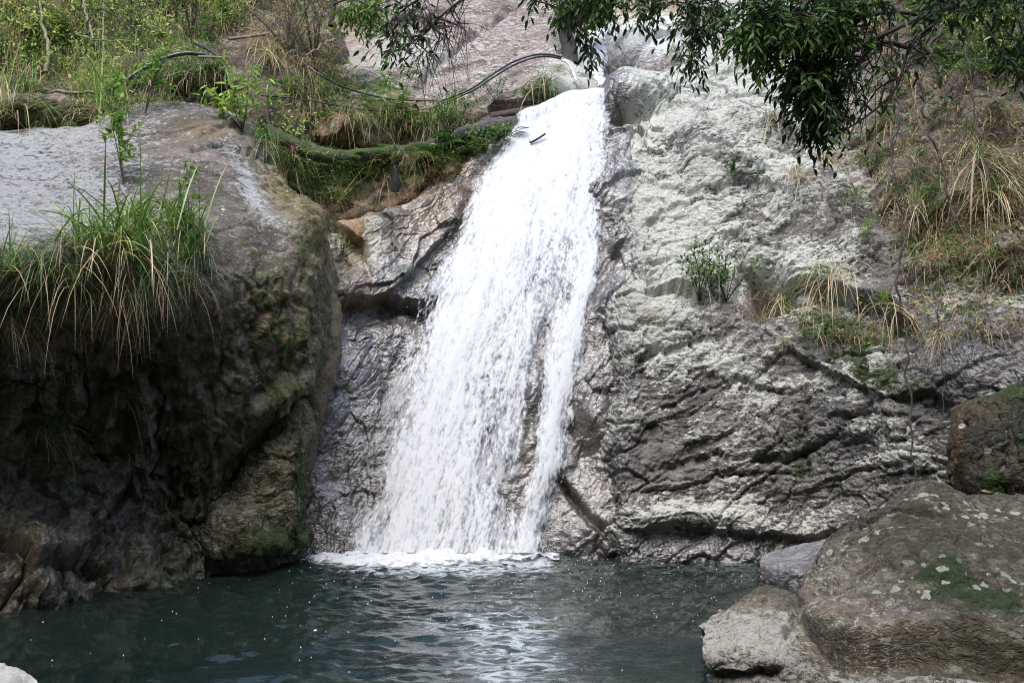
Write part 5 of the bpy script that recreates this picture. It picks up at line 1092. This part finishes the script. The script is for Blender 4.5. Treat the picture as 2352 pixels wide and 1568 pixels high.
tree('tree', 'tree whose thin drooping branches hang down along the top border over the fall', [(8.4, 9.6, 3.2), (7.6, 9.4, 5.5), (6.4, 9.0, 7.4), (4.6, 8.7, 8.2)], .22, .10, [
    ([(6.4, 9.0, 7.4), (3.6, 8.7, 7.2), Q(1560, -90, 8.5), Q(1420, -60, 8.4), Q(1300, -30, 8.4), Q(1220, 0, 8.4)], .06, .01),
    ([(4.6, 8.7, 8.2), (1.5, 8.6, 7.4), Q(1120, -60, 8.5), Q(1060, 0, 8.4), Q(1010, 40, 8.4), Q(960, 90, 8.3), Q(880, 120, 8.3)], .05, .006),
    ([(3.6, 8.7, 7.2), Q(1680, -60, 8.5), Q(1610, 0, 8.4), Q(1592, 60, 8.4), Q(1590, 140, 8.4)], .03, .005),
    ([Q(1120, -60, 8.5), Q(1000, -20, 8.4), Q(930, 20, 8.4), Q(890, 60, 8.3)], .02, .005)], [
    dict(poly=[(880, 0), (1040, 0), (1000, 60), (960, 120), (890, 125), (875, 110), (900, 50)], n=17, reach=.3, size=(.06, .10), tint=(.15, .38), depth=(8.1, 8.6), nl=5),
    dict(poly=[(980, 10), (1080, 0), (1080, 90), (1010, 150), (930, 150), (960, 80)], n=26, size=(.07, .11), tint=(.12, .34), depth=(8.1, 8.6), bare=.9, nl=2, reach=.4),
    dict(poly=[(1210, -20), (1450, -20), (1500, 20), (1470, 15), (1420, 35), (1370, 40), (1330, 25), (1270, 5)], n=34, reach=.22, size=(.06, .10), tint=(.12, .40), depth=(8.1, 8.7), nl=6),
    dict(poly=[(1450, -20), (1560, -20), (1540, 30), (1470, 40)], n=10, reach=.25, size=(.06, .10), tint=(.1, .36), depth=(8.1, 8.7), nl=6),
    dict(poly=[(1560, -20), (1660, -20), (1640, 50), (1615, 110), (1600, 140), (1592, 150), (1578, 110), (1568, 50)], n=27, size=(.06, .10), tint=(.08, .3), depth=(8.1, 8.6), nl=6, droop=1.2, dirbias=(0, 0, -1), reach=.2),
    dict(poly=[(1350, 100), (1385, 90), (1380, 125), (1360, 130)], n=4, size=(.08, .11), tint=(.15, .34), depth=(8.2, 8.5), nl=6, reach=.2),
], 22)
tree('tree', 'bright green leaved branch of a small tree at the top left of the brown slope', [Q(760, 60, 18.4), Q(770, -10, 18.5), Q(790, -120, 18.7)], .06, .03, [
    ([Q(766, 10, 18.4), Q(800, 0, 18.2), Q(850, 10, 18.0), Q(880, 30, 17.9)], .02, .006), ([Q(772, -30, 18.4), Q(830, -30, 18.2), Q(870, -20, 18.0)], .02, .006)], [
    dict(poly=[(790, -10), (890, -10), (880, 45), (830, 55), (790, 40)], n=36, size=(.09, .16), tint=(.38, .56), depth=(17.8, 18.4), nl=6)], 23)
tree('tree', 'dark slim tree trunk with leafy twigs beside the upper cascade', [Q(1310, 150, 19.6), Q(1308, 110, 19.7), Q(1296, 60, 19.8), Q(1290, -60, 20)], .16, .12, [
    ([Q(1300, 60, 19.7), Q(1330, 40, 19.6), Q(1380, 30, 19.5)], .03, .01), ([Q(1297, 40, 19.8), Q(1260, 10, 19.7), Q(1240, -10, 19.7)], .03, .01)], [
    dict(poly=[(1250, -20), (1420, -20), (1400, 50), (1330, 60)], n=36, size=(.08, .15), tint=(.3, .54), depth=(19.2, 20.2), nl=6)], 24)
# two trees of the wood on the near bank, above and behind the viewer: their crowns shade the near water and boulders
def near_tree(label, x, y, z0, H, R, seed, nleaf):
    r = np.random.default_rng(seed); o = bpy.data.objects.new('tree', None); COL.objects.link(o); o.location = (x, y, z0); tag(o, label, 'tree')
    tk = MB(); tube(tk, cr_line([(0, 0, -.5), (.15, .1, H * .3), (0, .3, H * .62), (.1, .4, H)], 30), .26, .08, 12)
    wd = MB(); lf = MB()
    ends = ang(r, 46, -.25, 1.1) * R * r.uniform(.5, 1, (46, 1)) * [1, 1, .55] + [0, .3, H * .8]
    for e in ends:
        a = np.array([.05, .25, H * r.uniform(.45, .9)]); tube(wd, cr_line([a, (a + e) / 2 + [0, 0, .4], e], 10), .06, .015, 5)
    m = nleaf; c = ends[r.integers(0, 46, m)] + r.normal(size=(m, 3)) * [.75, .75, .4]
    leaves(lf, c, unit(r.normal(size=(m, 3)) + [0, 0, -.3]), np.array([0, 0, 1.0]) + .6 * r.normal(size=(m, 3)), r.uniform(.14, .26, m), r.uniform(.06, .11, m), r.uniform(.08, .35, m))
    for m_, nm, mt in ((tk, 'trunk', M_bark), (wd, 'branches', M_bark), (lf, 'crown', M_leaf)): link(nm, m_.mesh(nm, mt), o)
near_tree('broad shady tree on the near left bank behind the viewer', -5.2, -1.0, 1.0, 9.5, 5.0, 31, 9000)
near_tree('broad shady tree on the near right bank behind the viewer', 4.6, -1.6, 1.0, 10.0, 5.0, 32, 9000)

# ------------------------------------------------------------------ log, post, beams, hoses, stick, dead leaves
def log_thing():
    o = bpy.data.objects.new('fallen_log', None); COL.objects.link(o); o.location = P(940, 350, 16.2)
    base = np.array(o.location); tag(o, 'mossy fallen log lying across to the top left edge of the waterfall', 'log')
    n = 90; q = cr_line([P(*c) for c in [(610, 300, 15.9), (680, 335, 15.9), (730, 352, 15.9), (780, 362, 15.9), (870, 353, 16.0), (960, 345, 16.1), (1020, 328, 16.3), (1090, 305, 16.5), (1150, 290, 16.6), (1186, 288, 16.65)]], n)
    T = unit(np.gradient(q, axis=0)); A = unit(np.cross(T, [0, 0, 1.0])); B = np.cross(T, A); ns = 28; th = np.arange(ns) * 2 * math.pi / ns
    R = .10 + .016 * np.sin(np.linspace(0, 9, n)) + .03 * np.linspace(0, 1, n); R[-3:] *= [.97, .9, .6]
    ring = A[:, None] * np.cos(th)[None, :, None] + B[:, None] * np.sin(th)[None, :, None]
    p_ = (q[:, None] + ring * R[:, None, None]).reshape(-1, 3); nn = ring.reshape(-1, 3)
    p_ = p_ + nn * (.03 * fbm(p_ * 5, 4, s=501) + .015 * ridged(p_ * np.array([3, 14, 14]), 3, s=502))[:, None]
    i = np.arange(n - 1)[:, None] * ns; j = np.arange(ns)[None]; j2 = (j + 1) % ns
    f = np.stack([i + j, i + j2, i + ns + j2, i + ns + j], -1).reshape(-1, 4)
    moss = np.repeat(1 - sm(np.linspace(0, 1, n), .62, .8), ns) * (.45 + .55 * (nn[:, 2] > -.2))
    link('bark', mesh_from('bark', p_ - base, f, [bark_mat('log_bark', (.025, .022, .02), (.12, .11, .105), 1.0)], dict(moss=moss), smooth=True), o)
    end = q[-1]; v = np.concatenate([p_[-ns:], [end + T[-1] * .02]]); fe = np.array([(k, (k + 1) % ns, ns) for k in range(ns)])
    link('cut_end', mesh_from('cut_end', v - base, fe, [M_bark], dict(moss=np.zeros(ns + 1))), o)
log_thing()
plant('fern', 1030, 330, 1.3, 'fern', 'big fern growing on the mossy log', 'fern', at=16.05)
plant('fern', 1000, 362, 1.0, 'fern', 'fern hanging under the log left of the big one', 'fern', at=15.95)
plant('fern', 1085, 350, .8, 'fern', 'small fern hanging below the glossy creeper', 'fern', at=16.2)
plant('creeper', 1110, 318, 1.35, 'creeper', 'glossy green creeper trailing along the log beside the fall', 'creeper', at=16.2)
plant('shrub', 1035, 305, 1.0, 'small_plant', 'light green leafy plant standing on top of the log', 'plant', at=16.15)
plant('rosette', 985, 385, 1.1, 'small_plant', 'rosette of broad blue green leaves under the log', 'plant', at=15.9)
plant('hang', 945, 345, .7, T_, 'thin grass growing on the middle of the log', 'grass', at=15.95)
plant('dry', 958, 362, .45, T_, 'pale dead blades drooping over the front of the log', 'grass', at=15.9)
plant('fern', 830, 385, .5, 'fern', 'small fern under the mossy log left of the post', 'fern', at=15.75)
bpy.context.view_layer.update(); DG = bpy.context.evaluated_depsgraph_get()
undergrowth('undergrowth', 'tangle of ferns, creeper and hanging grass along and under the mossy log', [
    ([(990, 315), (1060, 300), (1180, 300), (1170, 330), (1080, 365), (1000, 385)], 60, 'llff'),
    ([(640, 320), (760, 350), (960, 340), (1000, 360), (900, 378), (760, 385), (660, 360)], 42, 'glfd'),
    ([(960, 380), (1080, 360), (1060, 420), (1000, 440)], 22, 'dtl')], 13)
def box_between(a, b, w, h, mb, up=(0, 0, 1)):
    a, b = np.array(a), np.array(b); T = unit(b - a); S = unit(np.cross(T, up)); U = np.cross(S, T)
    c = [(-1, -1), (1, -1), (1, 1), (-1, 1)]; ins = .006
    v = [p_ + S * s_ * w / 2 + U * u_ * h / 2 for p_ in (a, a + T * ins, b - T * ins, b) for s_, u_ in c]
    v = np.array(v); v[0:4] = (v[0:4] - a) * .93 + a; v[12:16] = (v[12:16] - b) * .93 + b
    f = [(0, 3, 2, 1), (12, 13, 14, 15)] + [(4 * k + i, 4 * k + (i + 1) % 4, 4 * k + 4 + (i + 1) % 4, 4 * k + 4 + i) for k in range(3) for i in range(4)]
    mb.add(v, np.array(f), .0)
M_plank = bark_mat('dark_plank', (.035, .032, .03), (.10, .095, .09)); M_rust = bark_mat('rusty_steel', (.05, .03, .025), (.11, .07, .06)); M_conc = bark_mat('rough_post', (.10, .10, .09), (.2, .19, .17))
mb = MB(); box_between(P(1140, 286, 16.55), P(1290, 258, 16.9), .05, .17, mb)
tag(link('wooden_beam', mb.mesh('wooden_beam', M_plank)), 'dark wet wooden beam laid at the top left of the waterfall', 'beam')
mb = MB(); box_between(P(1128, 268, 16.9), P(1285, 240, 17.1), .04, .13, mb)
tag(link('rusty_beam', mb.mesh('rusty_beam', M_rust)), 'rusty brown steel beam behind the wooden beam', 'beam')
mb = MB(); box_between(P(907, 440, 16.15), P(907, 372, 16.15), .13, .13, mb, (0, 1, 0))
tag(link('post', mb.mesh('post', M_conc)), 'short rough concrete post propping up the log', 'post')
def pipe_mat(name, c, rough):
    t = NT(name); co = t.n('ShaderNodeTexCoord').outputs['Object']; n = t.noise(co, 9, 5)
    return t.finish(t.n('ShaderNodeBsdfPrincipled', Base__Color=t.mix(t.ramp(n, .4, .7), c, tuple(min(1, v * 1.8 + .02) for v in c)), Roughness=rough).outputs[0])
M_pipe = pipe_mat('black_plastic', (.018, .019, .021), .32); M_white = pipe_mat('grey_white_plastic', (.42, .43, .44), .4)
line_thing('hose', 'left of the twin black hoses arching over the brown slope', 'hose', [(1000, 238, 17.6), (1080, 205, 17.6), (1130, 172, 17.9), (1180, 142, 18.3), (1225, 127, 18.4), (1262, 126, 18.5), (1290, 132, 18.6)], .020, .020, M_pipe, 8, 60, 'twin black hoses')
line_thing('hose', 'right of the twin black hoses arching over the brown slope', 'hose', [(1005, 243, 17.5), (1086, 208, 17.5), (1136, 176, 17.8), (1186, 147, 18.2), (1230, 132, 18.3), (1266, 131, 18.4), (1294, 137, 18.5)], .020, .020, M_pipe, 8, 60, 'twin black hoses')
line_thing('hose', 'black hose sagging along the foot of the brown slope', 'hose', [(690, 140, 17.3), (735, 172, 17.2), (780, 196, 17.3), (840, 216, 17.4), (900, 228, 17.5), (950, 231, 17.5), (1005, 232, 17.5)], .017, .017, M_pipe, 8, 60)
line_thing('hose', 'thin black hose lower on the soil bank, half hidden in grass', 'hose', [(600, 220, 16.3), (680, 226, 16.5), (760, 240, 16.7), (840, 253, 16.9), (910, 257, 17.1), (980, 250, 17.2), (1040, 236, 17.3)], .012, .012, M_pipe, 8, 60)
line_thing('pipe', 'thick black pipe bending over the left slope', 'pipe', [(240, 215, 15.6), (285, 188, 15.6), (330, 158, 15.7), (375, 135, 15.8), (425, 123, 15.9), (470, 126, 16.0)], .034, .034, M_pipe, 10, 60)
line_thing('pipe', 'dark pipe running down beside the bare soil knob', 'pipe', [(440, 96, 16.6), (480, 115, 16.3), (505, 135, 16.1), (520, 165, 15.9), (530, 200, 15.8)], .027, .027, M_pipe, 10, 50)
line_thing('pole', 'pale bare pole lying on the slope above the bare soil knob', 'pole', [(525, 90, 17.0), (575, 84, 17.2), (625, 76, 17.4)], .03, .025, M_pale_twig, 8, 20)
line_thing('pole', 'short pale pole lying across the dark pipe', 'pole', [(455, 131, 15.9), (490, 132, 15.9), (515, 133, 15.9)], .025, .022, M_pale_twig, 8, 20)
line_thing('hose', 'grey white hose curving down beside the top of the waterfall', 'hose', [(1290, 138, 18.4), (1305, 146, 18.3), (1318, 170, 18.1), (1324, 198, 17.9), (1314, 222, 17.5), (1296, 244, 17.0), (1284, 262, 16.75)], .028, .026, M_white, 8, 50)
line_thing('stick', 'short dark stick caught in the white water near the top of the fall', 'stick', [(1218, 328, 16.1), (1235, 319, 16.12), (1253, 307, 16.15)], .02, .016, M_bark, 7, 14)
# dead leaves lying on the front boulder
DL = [(2040, 1272, .9, 'pale curled dead leaf highest on the front boulder'), (2108, 1332, .75, 'dead leaf lying left of the moss patch on the front boulder'), (2000, 1340, .6, 'narrow dead leaf lowest on the left of the front boulder'), (1988, 1290, .5, 'small grey dead leaf on the dark dome of the front boulder'),
      (2226, 1332, .6, 'dead leaf right above the moss patch of the front boulder'), (2340, 1420, .8, 'rosy dead leaf at the right border on the front boulder'), (2160, 1362, .5, 'thin dead leaf lying on the moss of the front boulder'), (1850, 1450, .4, 'reddish dead leaf by the crevice of the front boulder'), (2280, 1130, .9, 'brown dead leaf on the dark boulder at the right')]
for k, (x, y, s_, lab) in enumerate(DL):
    loc, nr = hit(x, y)
    if loc is None: continue
    r = np.random.default_rng(700 + k); mb = MB(); t_ = unit(np.cross(nr, r.normal(size=3)))
    leaves(mb, np.array([[0, 0, 0.0]]), t_[None], nr[None], np.array([.13 * s_]), np.array([.05 * s_]), np.array([r.uniform(.74, .86)]), .35)
    tag(link('dead_leaf', mb.mesh('dead_leaf', M_leaf), None, loc + nr * .012), lab, 'leaf', 'dead leaves on the boulders')
# ------------------------------------------------------------------ water
def water_mat():
    t = NT('pool_water')
    co = t.n('ShaderNodeTexCoord').outputs['Object']
    mp = t.n('ShaderNodeMapping', Vector=co, Scale=(.8, 1.3, 1)).outputs[0]
    h = t.math('ADD', t.noise(mp, 6.5, 3, .55, .4), t.math('MULTIPLY', t.noise(mp, 22, 2, .5), .22))
    b = t.n('ShaderNodeBump', Strength=.30, Distance=.05, Height=h).outputs[0]
    fr = t.n('ShaderNodeFresnel', IOR=1.45, Normal=b).outputs[0]
    body = t.n('ShaderNodeMixShader', i0=.32, i1=t.n('ShaderNodeBsdfTransparent', Color=(.70, .76, .70, 1)).outputs[0],
               i2=t.n('ShaderNodeBsdfDiffuse', Color=(.022, .042, .036, 1), Normal=b).outputs[0]).outputs[0]
    g = t.n('ShaderNodeBsdfGlossy', Color=(1, 1, 1, 1), Roughness=.05, Normal=b).outputs[0]
    w = t.n('ShaderNodeMixShader', i0=fr, i1=body, i2=g).outputs[0]
    lace = t.math('ADD', t.noise(mp, 5.5, 5, .65, 1.3), t.math('MULTIPLY', t.attr('foam_and_reflections'), .34))
    fm = t.math('MULTIPLY', t.ramp(lace, .66, .86), t.ramp(t.attr('foam_and_reflections'), .0, .9, 0, .7))  # white lace: foam by the fall and painted reflection down the pool
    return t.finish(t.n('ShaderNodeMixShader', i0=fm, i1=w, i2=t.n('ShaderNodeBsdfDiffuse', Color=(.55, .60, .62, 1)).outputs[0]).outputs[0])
nx, ny = 620, 520
yy = np.linspace(0, 1, ny)**1.25 * 10.2 + 3.4
X = np.linspace(-1, 1, nx)[None, :] * (yy * .62 + 1.6)[:, None]; Y = np.repeat(yy[:, None], nx, 1)
q = np.stack([X.ravel(), Y.ravel(), 0 * X.ravel()], 1)
r = np.hypot(q[:, 0] + .55, q[:, 1] - 13.2)
ch = .35 + 1.1 * np.exp(-((r - 1.2) / 3.0)**2) + 1.0 * sm(-q[:, 0], -1.5, 2.5)
Z = .020 * pnoise(q * [1.1, 2.0, 1], 301) + .024 * pnoise(q * [2.1, 3.9, 1] + 5, 302) + .017 * pnoise(q * [4.5, 7.0, 1], 303) + .006 * pnoise(q * [9, 13, 1], 304)
Z = Z * ch + .006 * np.sin(r * 9 + 3 * pnoise(q * .9, 305)) * np.exp(-r / 5)
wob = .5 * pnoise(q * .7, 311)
fo = .75 * np.exp(-(((q[:, 0] + wob + .35 - .08 * (12.5 - q[:, 1])) / .85)**2)) * sm(12.4 - q[:, 1], 0, 3.5) + .95 * np.exp(-((q[:, 1] + wob * .6 - 12.85) / .42)**2) * sm(q[:, 0], -2.9, -2.2) * (1 - sm(q[:, 0], .1, .8)) + .7 * np.exp(-((q[:, 1] - 12.1) / .7)**2) * sm(q[:, 0], -2.6, -1.6) * (1 - sm(q[:, 0], .2, 1.2))  # foam along the fall's foot; the middle column paints the fall's bright reflection
water = link('water', mesh_from('water', np.stack([q[:, 0], q[:, 1], Z], 1), grid_faces(ny, nx), [water_mat()], dict(foam_and_reflections=fo), smooth=True))
tag(water, 'rippled dark green pool at the foot of the waterfall', 'water', kind='structure')

def fall_mat():
    t = NT('white_water')
    al = t.attr('alpha'); th = t.attr('thick')
    co = t.n('ShaderNodeTexCoord').outputs['Object']
    c = t.mix(th, (.47, .48, .50), (.84, .85, .86))
    d = t.n('ShaderNodeBsdfDiffuse', Color=c).outputs[0]
    tr = t.n('ShaderNodeBsdfTranslucent', Color=c).outputs[0]
    s = t.n('ShaderNodeMixShader', i0=.35, i1=d, i2=tr).outputs[0]
    return t.finish(t.n('ShaderNodeMixShader', i0=al, i1=t.n('ShaderNodeBsdfTransparent').outputs[0], i2=s).outputs[0])
M_fall = fall_mat()

def water_sheet(name, A, dens, nu, nv, seed, off, thr, parent):
    """sheet of falling water over the control net A (rows down the flow, columns across)"""
    A = resample(A, nu); A = np.swapaxes(resample(np.swapaxes(A, 0, 1), nv), 0, 1)
    N = np.cross(np.gradient(A, axis=1), np.gradient(A, axis=0)); N /= np.linalg.norm(N, axis=-1, keepdims=True)
    if N[..., 1].mean() > 0: N = -N
    L = np.concatenate([np.zeros((1, nv)), np.cumsum(np.linalg.norm(np.diff(A, axis=0), axis=-1), 0)])
    S = np.concatenate([np.zeros((nu, 1)), np.cumsum(np.linalg.norm(np.diff(A, axis=1), axis=-1), 1)], 1)
    S = S - S.mean(1, keepdims=True)
    p = A.reshape(-1, 3); px, py = PX(p); D = dict(p=p, px=px, py=py)
    Lf, Sf = L.ravel(), S.ravel(); tt = Lf / Lf.max(); uu = np.tile(np.linspace(0, 1, nv), nu)
    z = np.zeros_like(Lf)
    wb = .10 * pnoise(np.stack([Sf * 2, Lf * 1.2, z], 1), seed + 9)
    s1 = pnoise(np.stack([(Sf + wb) * 3.2, Lf * .55, z], 1), seed); s2 = pnoise(np.stack([(Sf + wb) * 9, Lf * 1.7, z], 1), seed + 1)
    s3 = pnoise(np.stack([(Sf + wb) * 22, Lf * 7.0, z], 1), seed + 2); s4 = pnoise(np.stack([(Sf + wb) * 46, Lf * 17, z], 1), seed + 3)
    st = .34 * s1 + .42 * s2 + .6 * s3 + .55 * s4
    de = dens(D, tt, uu)
    v = de + st * .75
    alpha = sm(v, thr - .25, thr + .30)
    h = off + .05 * np.clip(de, 0, 1.3) + .035 * s1 + .009 * s2 + .002 * s3
    h = h * sm(tt, .0, .10)
    q = p + N.reshape(-1, 3) * h[:, None]
    q[:, 2] = np.maximum(q[:, 2], -.05)
    f = grid_faces(nu, nv); keep = alpha[f].max(1) > .02
    thick = np.clip(v - thr, 0, 1)
    return link(name, mesh_from(name, q, f[keep], [M_fall], dict(alpha=alpha, thick=np.clip(thick * 1.0 + .30 + (.35 + .65 * tt) * (.30 * s2 + .45 * s3 + .45 * s4), 0, 1)), smooth=True), parent)

# control net of the main fall, follows the slab's own columns
def fall_net(t0=0.0):
    rows = []
    rows.append([(1188, 296, 17.5), (1250, 270, 17.6), (1300, 249, 17.7), (1350, 241, 17.7), (1402, 234, 17.7)])
    ys = [0, .05, .15, .28, .42, .56, .7, .84, .95, 1.02]
    for t in ys:
        r = []
        for k, (i0, fr_) in enumerate(((6, 0), (6, .5), (7, 0), (7, .5), (8, 0))):
            ra = slab_row(min(t, 1)); a = np.array(ra[i0]); b = np.array(ra[min(i0 + 1, 8)])
            c = a * (1 - fr_) + b * fr_
            if k == 0: c[0] -= 12 + 44 * t
            if k == 4: c[0] += 6
            r.append(tuple(c))
        rows.append(r)
    return np.array([[P(*c) for c in r] for r in rows])
NET = fall_net()
def dens_main(D, t, u):
    px, py = D['px'], D['py']
    u = u + .05 * pnoise(np.stack([t * 9, u * 3, 0 * t], 1), 61) + .03 * pnoise(np.stack([t * 30, u * 3, 0 * t], 1), 62)
    ed = np.minimum(u / .12, (1 - u) / .07)
    de = 1.22 - .30 * t - 1.1 * np.exp(-np.clip(ed, 0, 9)**2 * 1.6)
    de += .35 * np.exp(-((u - .30 + .0 * t) / .15)**2) * sm(t, .1, .3) + .25 * np.exp(-((u - .62) / .14)**2) * (1 - sm(t, .25, .55)) + .4 * np.exp(-((u - .90) / .07)**2) * sm(t, .4, .6)
    de -= .75 * gauss(D, 1240, 800, 16, 75, 8) + .9 * gauss(D, 1225, 920, 20, 80, 5) + .85 * gauss(D, 1215, 1050, 16, 60) + .6 * gauss(D, 1195, 1160, 16, 80, 6)
    de -= .45 * gauss(D, 1130, 1000, 24, 130, 12) + .42 * gauss(D, 1165, 1130, 36, 130, 8) + .2 * gauss(D, 1230, 1110, 40, 110)
    de -= .5 * gauss(D, 905, 1010, 30, 130, 22) + .45 * gauss(D, 860, 1130, 26, 90, 14) + .35 * gauss(D, 985, 760, 22, 120, 20) + .5 * gauss(D, 885, 1200, 22, 70, 8)
    de -= .6 * gauss(D, 1303, 580, 9, 18) + .4 * gauss(D, 1300, 700, 20, 50) + .4 * gauss(D, 1290, 960, 16, 60, 6) + .3 * gauss(D, 1250, 650, 40, 90, 10)
    return de
fall = bpy.data.objects.new('waterfall', None); COL.objects.link(fall)
tag(fall, 'broad white waterfall sliding down the slab into the pool', 'waterfall')
water_sheet('water_sheet', NET, dens_main, 760, 340, 401, .05, .42, fall)
water_sheet('spray_veil', NET, lambda D, t, u: dens_main(D, t, u) - .12, 640, 300, 431, .17, .50, fall)

# upper cascade
UN = np.array([[P(*c) for c in r] for r in [
    [(1322, 108, 22.6), (1350, 100, 22.5), (1385, 92, 22.5), (1412, 88, 22.4)],
    [(1324, 108, 21.3), (1352, 100, 21.2), (1386, 90, 21.1), (1414, 84, 21.0)],
    [(1332, 135, 20.6), (1355, 130, 20.4), (1380, 125, 20.3), (1404, 120, 20.3)],
    [(1342, 165, 20.1), (1358, 163, 19.9), (1374, 160, 19.8), (1392, 158, 19.9)],
    [(1352, 192, 19.7), (1362, 194, 19.5), (1374, 196, 19.4), (1386, 198, 19.5)],
    [(1372, 214, 18.8), (1384, 214, 18.7), (1396, 214, 18.7), (1408, 214, 18.8)],
    [(1375, 232, 17.5), (1388, 230, 17.4), (1398, 228, 17.4), (1412, 226, 17.5)],
]])
ufall = bpy.data.objects.new('waterfall', None); COL.objects.link(ufall)
tag(ufall, 'small white upper cascade in the gully above the main waterfall', 'waterfall')
water_sheet('water_sheet', UN, lambda D, t, u: 1.05 - 1.0 * np.exp(-np.clip(np.minimum(u / .12, (1 - u) / .3), 0, 9)**2 * 1.6) - .6 * gauss(D, 1385, 185, 12, 22), 240, 120, 461, .20, .38, ufall)

# foam where it lands: lumpy low mound lying on the pool
fx = np.linspace(690, 1285, 520); fy = np.linspace(0, 1, 110)
FX, FV = np.meshgrid(fx, fy)
back = 13.15; frontY = 12.95 - .75 * np.clip(np.interp(FX, [690, 760, 860, 1000, 1150, 1285], [.3, .85, 1.1, .95, .45, .25]), 0, 2) - .05 * pnoise(np.stack([FX.ravel() / 22, 0 * FX.ravel(), 0 * FX.ravel()], 1), 7).reshape(FX.shape)
FY = back + (frontY - back) * FV
fp = np.array(P(*W(FX, FY)))
qn = fp.reshape(-1, 3)
hump = np.sin(np.clip(FV, 0, 1) * math.pi * .92 + .12).clip(0) * np.sin(np.linspace(0.05, math.pi - .05, 520))[None, :]**.35
lum = .6 + .8 * fbm(qn * 4.0, 3, s=481).reshape(FX.shape)
fp[..., 2] = .01 + .13 * hump * np.clip(lum, .05, 2)
fal = sm(hump + .6 * fbm(qn * 7, 4, s=483).reshape(FX.shape), 0.05, .55)
link('splash_foam', mesh_from('splash_foam', fp.reshape(-1, 3), grid_faces(110, 520), [M_fall], dict(alpha=fal.ravel(), thick=np.full(fal.size, .9)), smooth=True), fall)

# droplets thrown off the edges: little balls of real water
def balls(cent, radii, ns=5):
    base = np.array([(0, 0, 1)] + [(math.cos(a), math.sin(a), 0) for a in np.arange(ns) * 2 * math.pi / ns] + [(0, 0, -1)])
    fc = [(0, 1 + k, 1 + (k + 1) % ns) for k in range(ns)] + [(ns + 1, 1 + (k + 1) % ns, 1 + k) for k in range(ns)]
    v = (cent[:, None, :] + base[None] * radii[:, None, None]).reshape(-1, 3)
    f = (np.array(fc)[None] + (np.arange(len(cent)) * (ns + 2))[:, None, None]).reshape(-1, 3)
    return v, f
nd = 600
ti = rng.random(nd); ui = np.where(rng.random(nd) < .6, rng.normal(0, .05, nd), 1 + rng.normal(0, .03, nd)); ui = np.where(rng.random(nd) < .3, rng.random(nd), ui)
Rr = resample(NET, 200); Rr = np.swapaxes(resample(np.swapaxes(Rr, 0, 1), 100), 0, 1)
c0 = Rr[(ti * 199).astype(int), (np.clip(ui, 0, 1) * 99).astype(int)]
c0 = c0 + np.stack([(ui - np.clip(ui, 0, 1)) * 2.4, -.12 - .25 * rng.random(nd), .06 * rng.normal(size=nd)], 1)
bx = np.stack([rng.uniform(-2.6, .55, 1400), 12.95 - rng.random(1400)**1.5 * .75, .05 + rng.exponential(.13, 1400)], 1)
c0 = np.concatenate([c0, bx])
c0 = c0[c0[:, 2] > .02]
v, f = balls(c0, rng.uniform(.003, .008, len(c0)))
dm = link('spray_droplets', mesh_from('spray_droplets', v, f, [M_fall], dict(alpha=np.ones(len(v)), thick=np.ones(len(v)))), fall)
dm['kind'] = 'stuff'

# bubbles and froth on the pool, plus white flecks painted as sky glints
nf = 260
fxp = rng.uniform(-5.5, 3.6, nf); fyp = 6.6 + 6.2 * rng.random(nf)**.8
k = rng.random(nf) < .75; fxp[k] = rng.normal(.6, 1.7, k.sum()); fyp[k] = 12.7 - np.abs(rng.normal(0, 1.9, k.sum()))
base = []; fcs = []
for i in range(nf):
    n_ = 7; rx = rng.uniform(.003, .007) * (3.0 if rng.random() < .04 else 1); ry = rx * rng.uniform(.6, 1.6); a0 = rng.random() * 6
    o_ = len(base)
    base.append((fxp[i], fyp[i], .034))
    for j in range(n_):
        a = a0 + j / n_ * 2 * math.pi; m_ = rng.uniform(.65, 1.2)
        base.append((fxp[i] + rx * m_ * math.cos(a), fyp[i] + ry * m_ * math.sin(a), .022))
    fcs += [(o_, o_ + 1 + j, o_ + 1 + (j + 1) % n_) for j in range(n_)]
fl = link('foam_and_reflections', mesh_from('foam_and_reflections', base, fcs, [M_fall], dict(alpha=np.ones(len(base)), thick=np.ones(len(base)))))
tag(fl, 'white froth flecks, bubbles and painted sky glints on the pool', 'foam_and_reflections', kind='stuff')
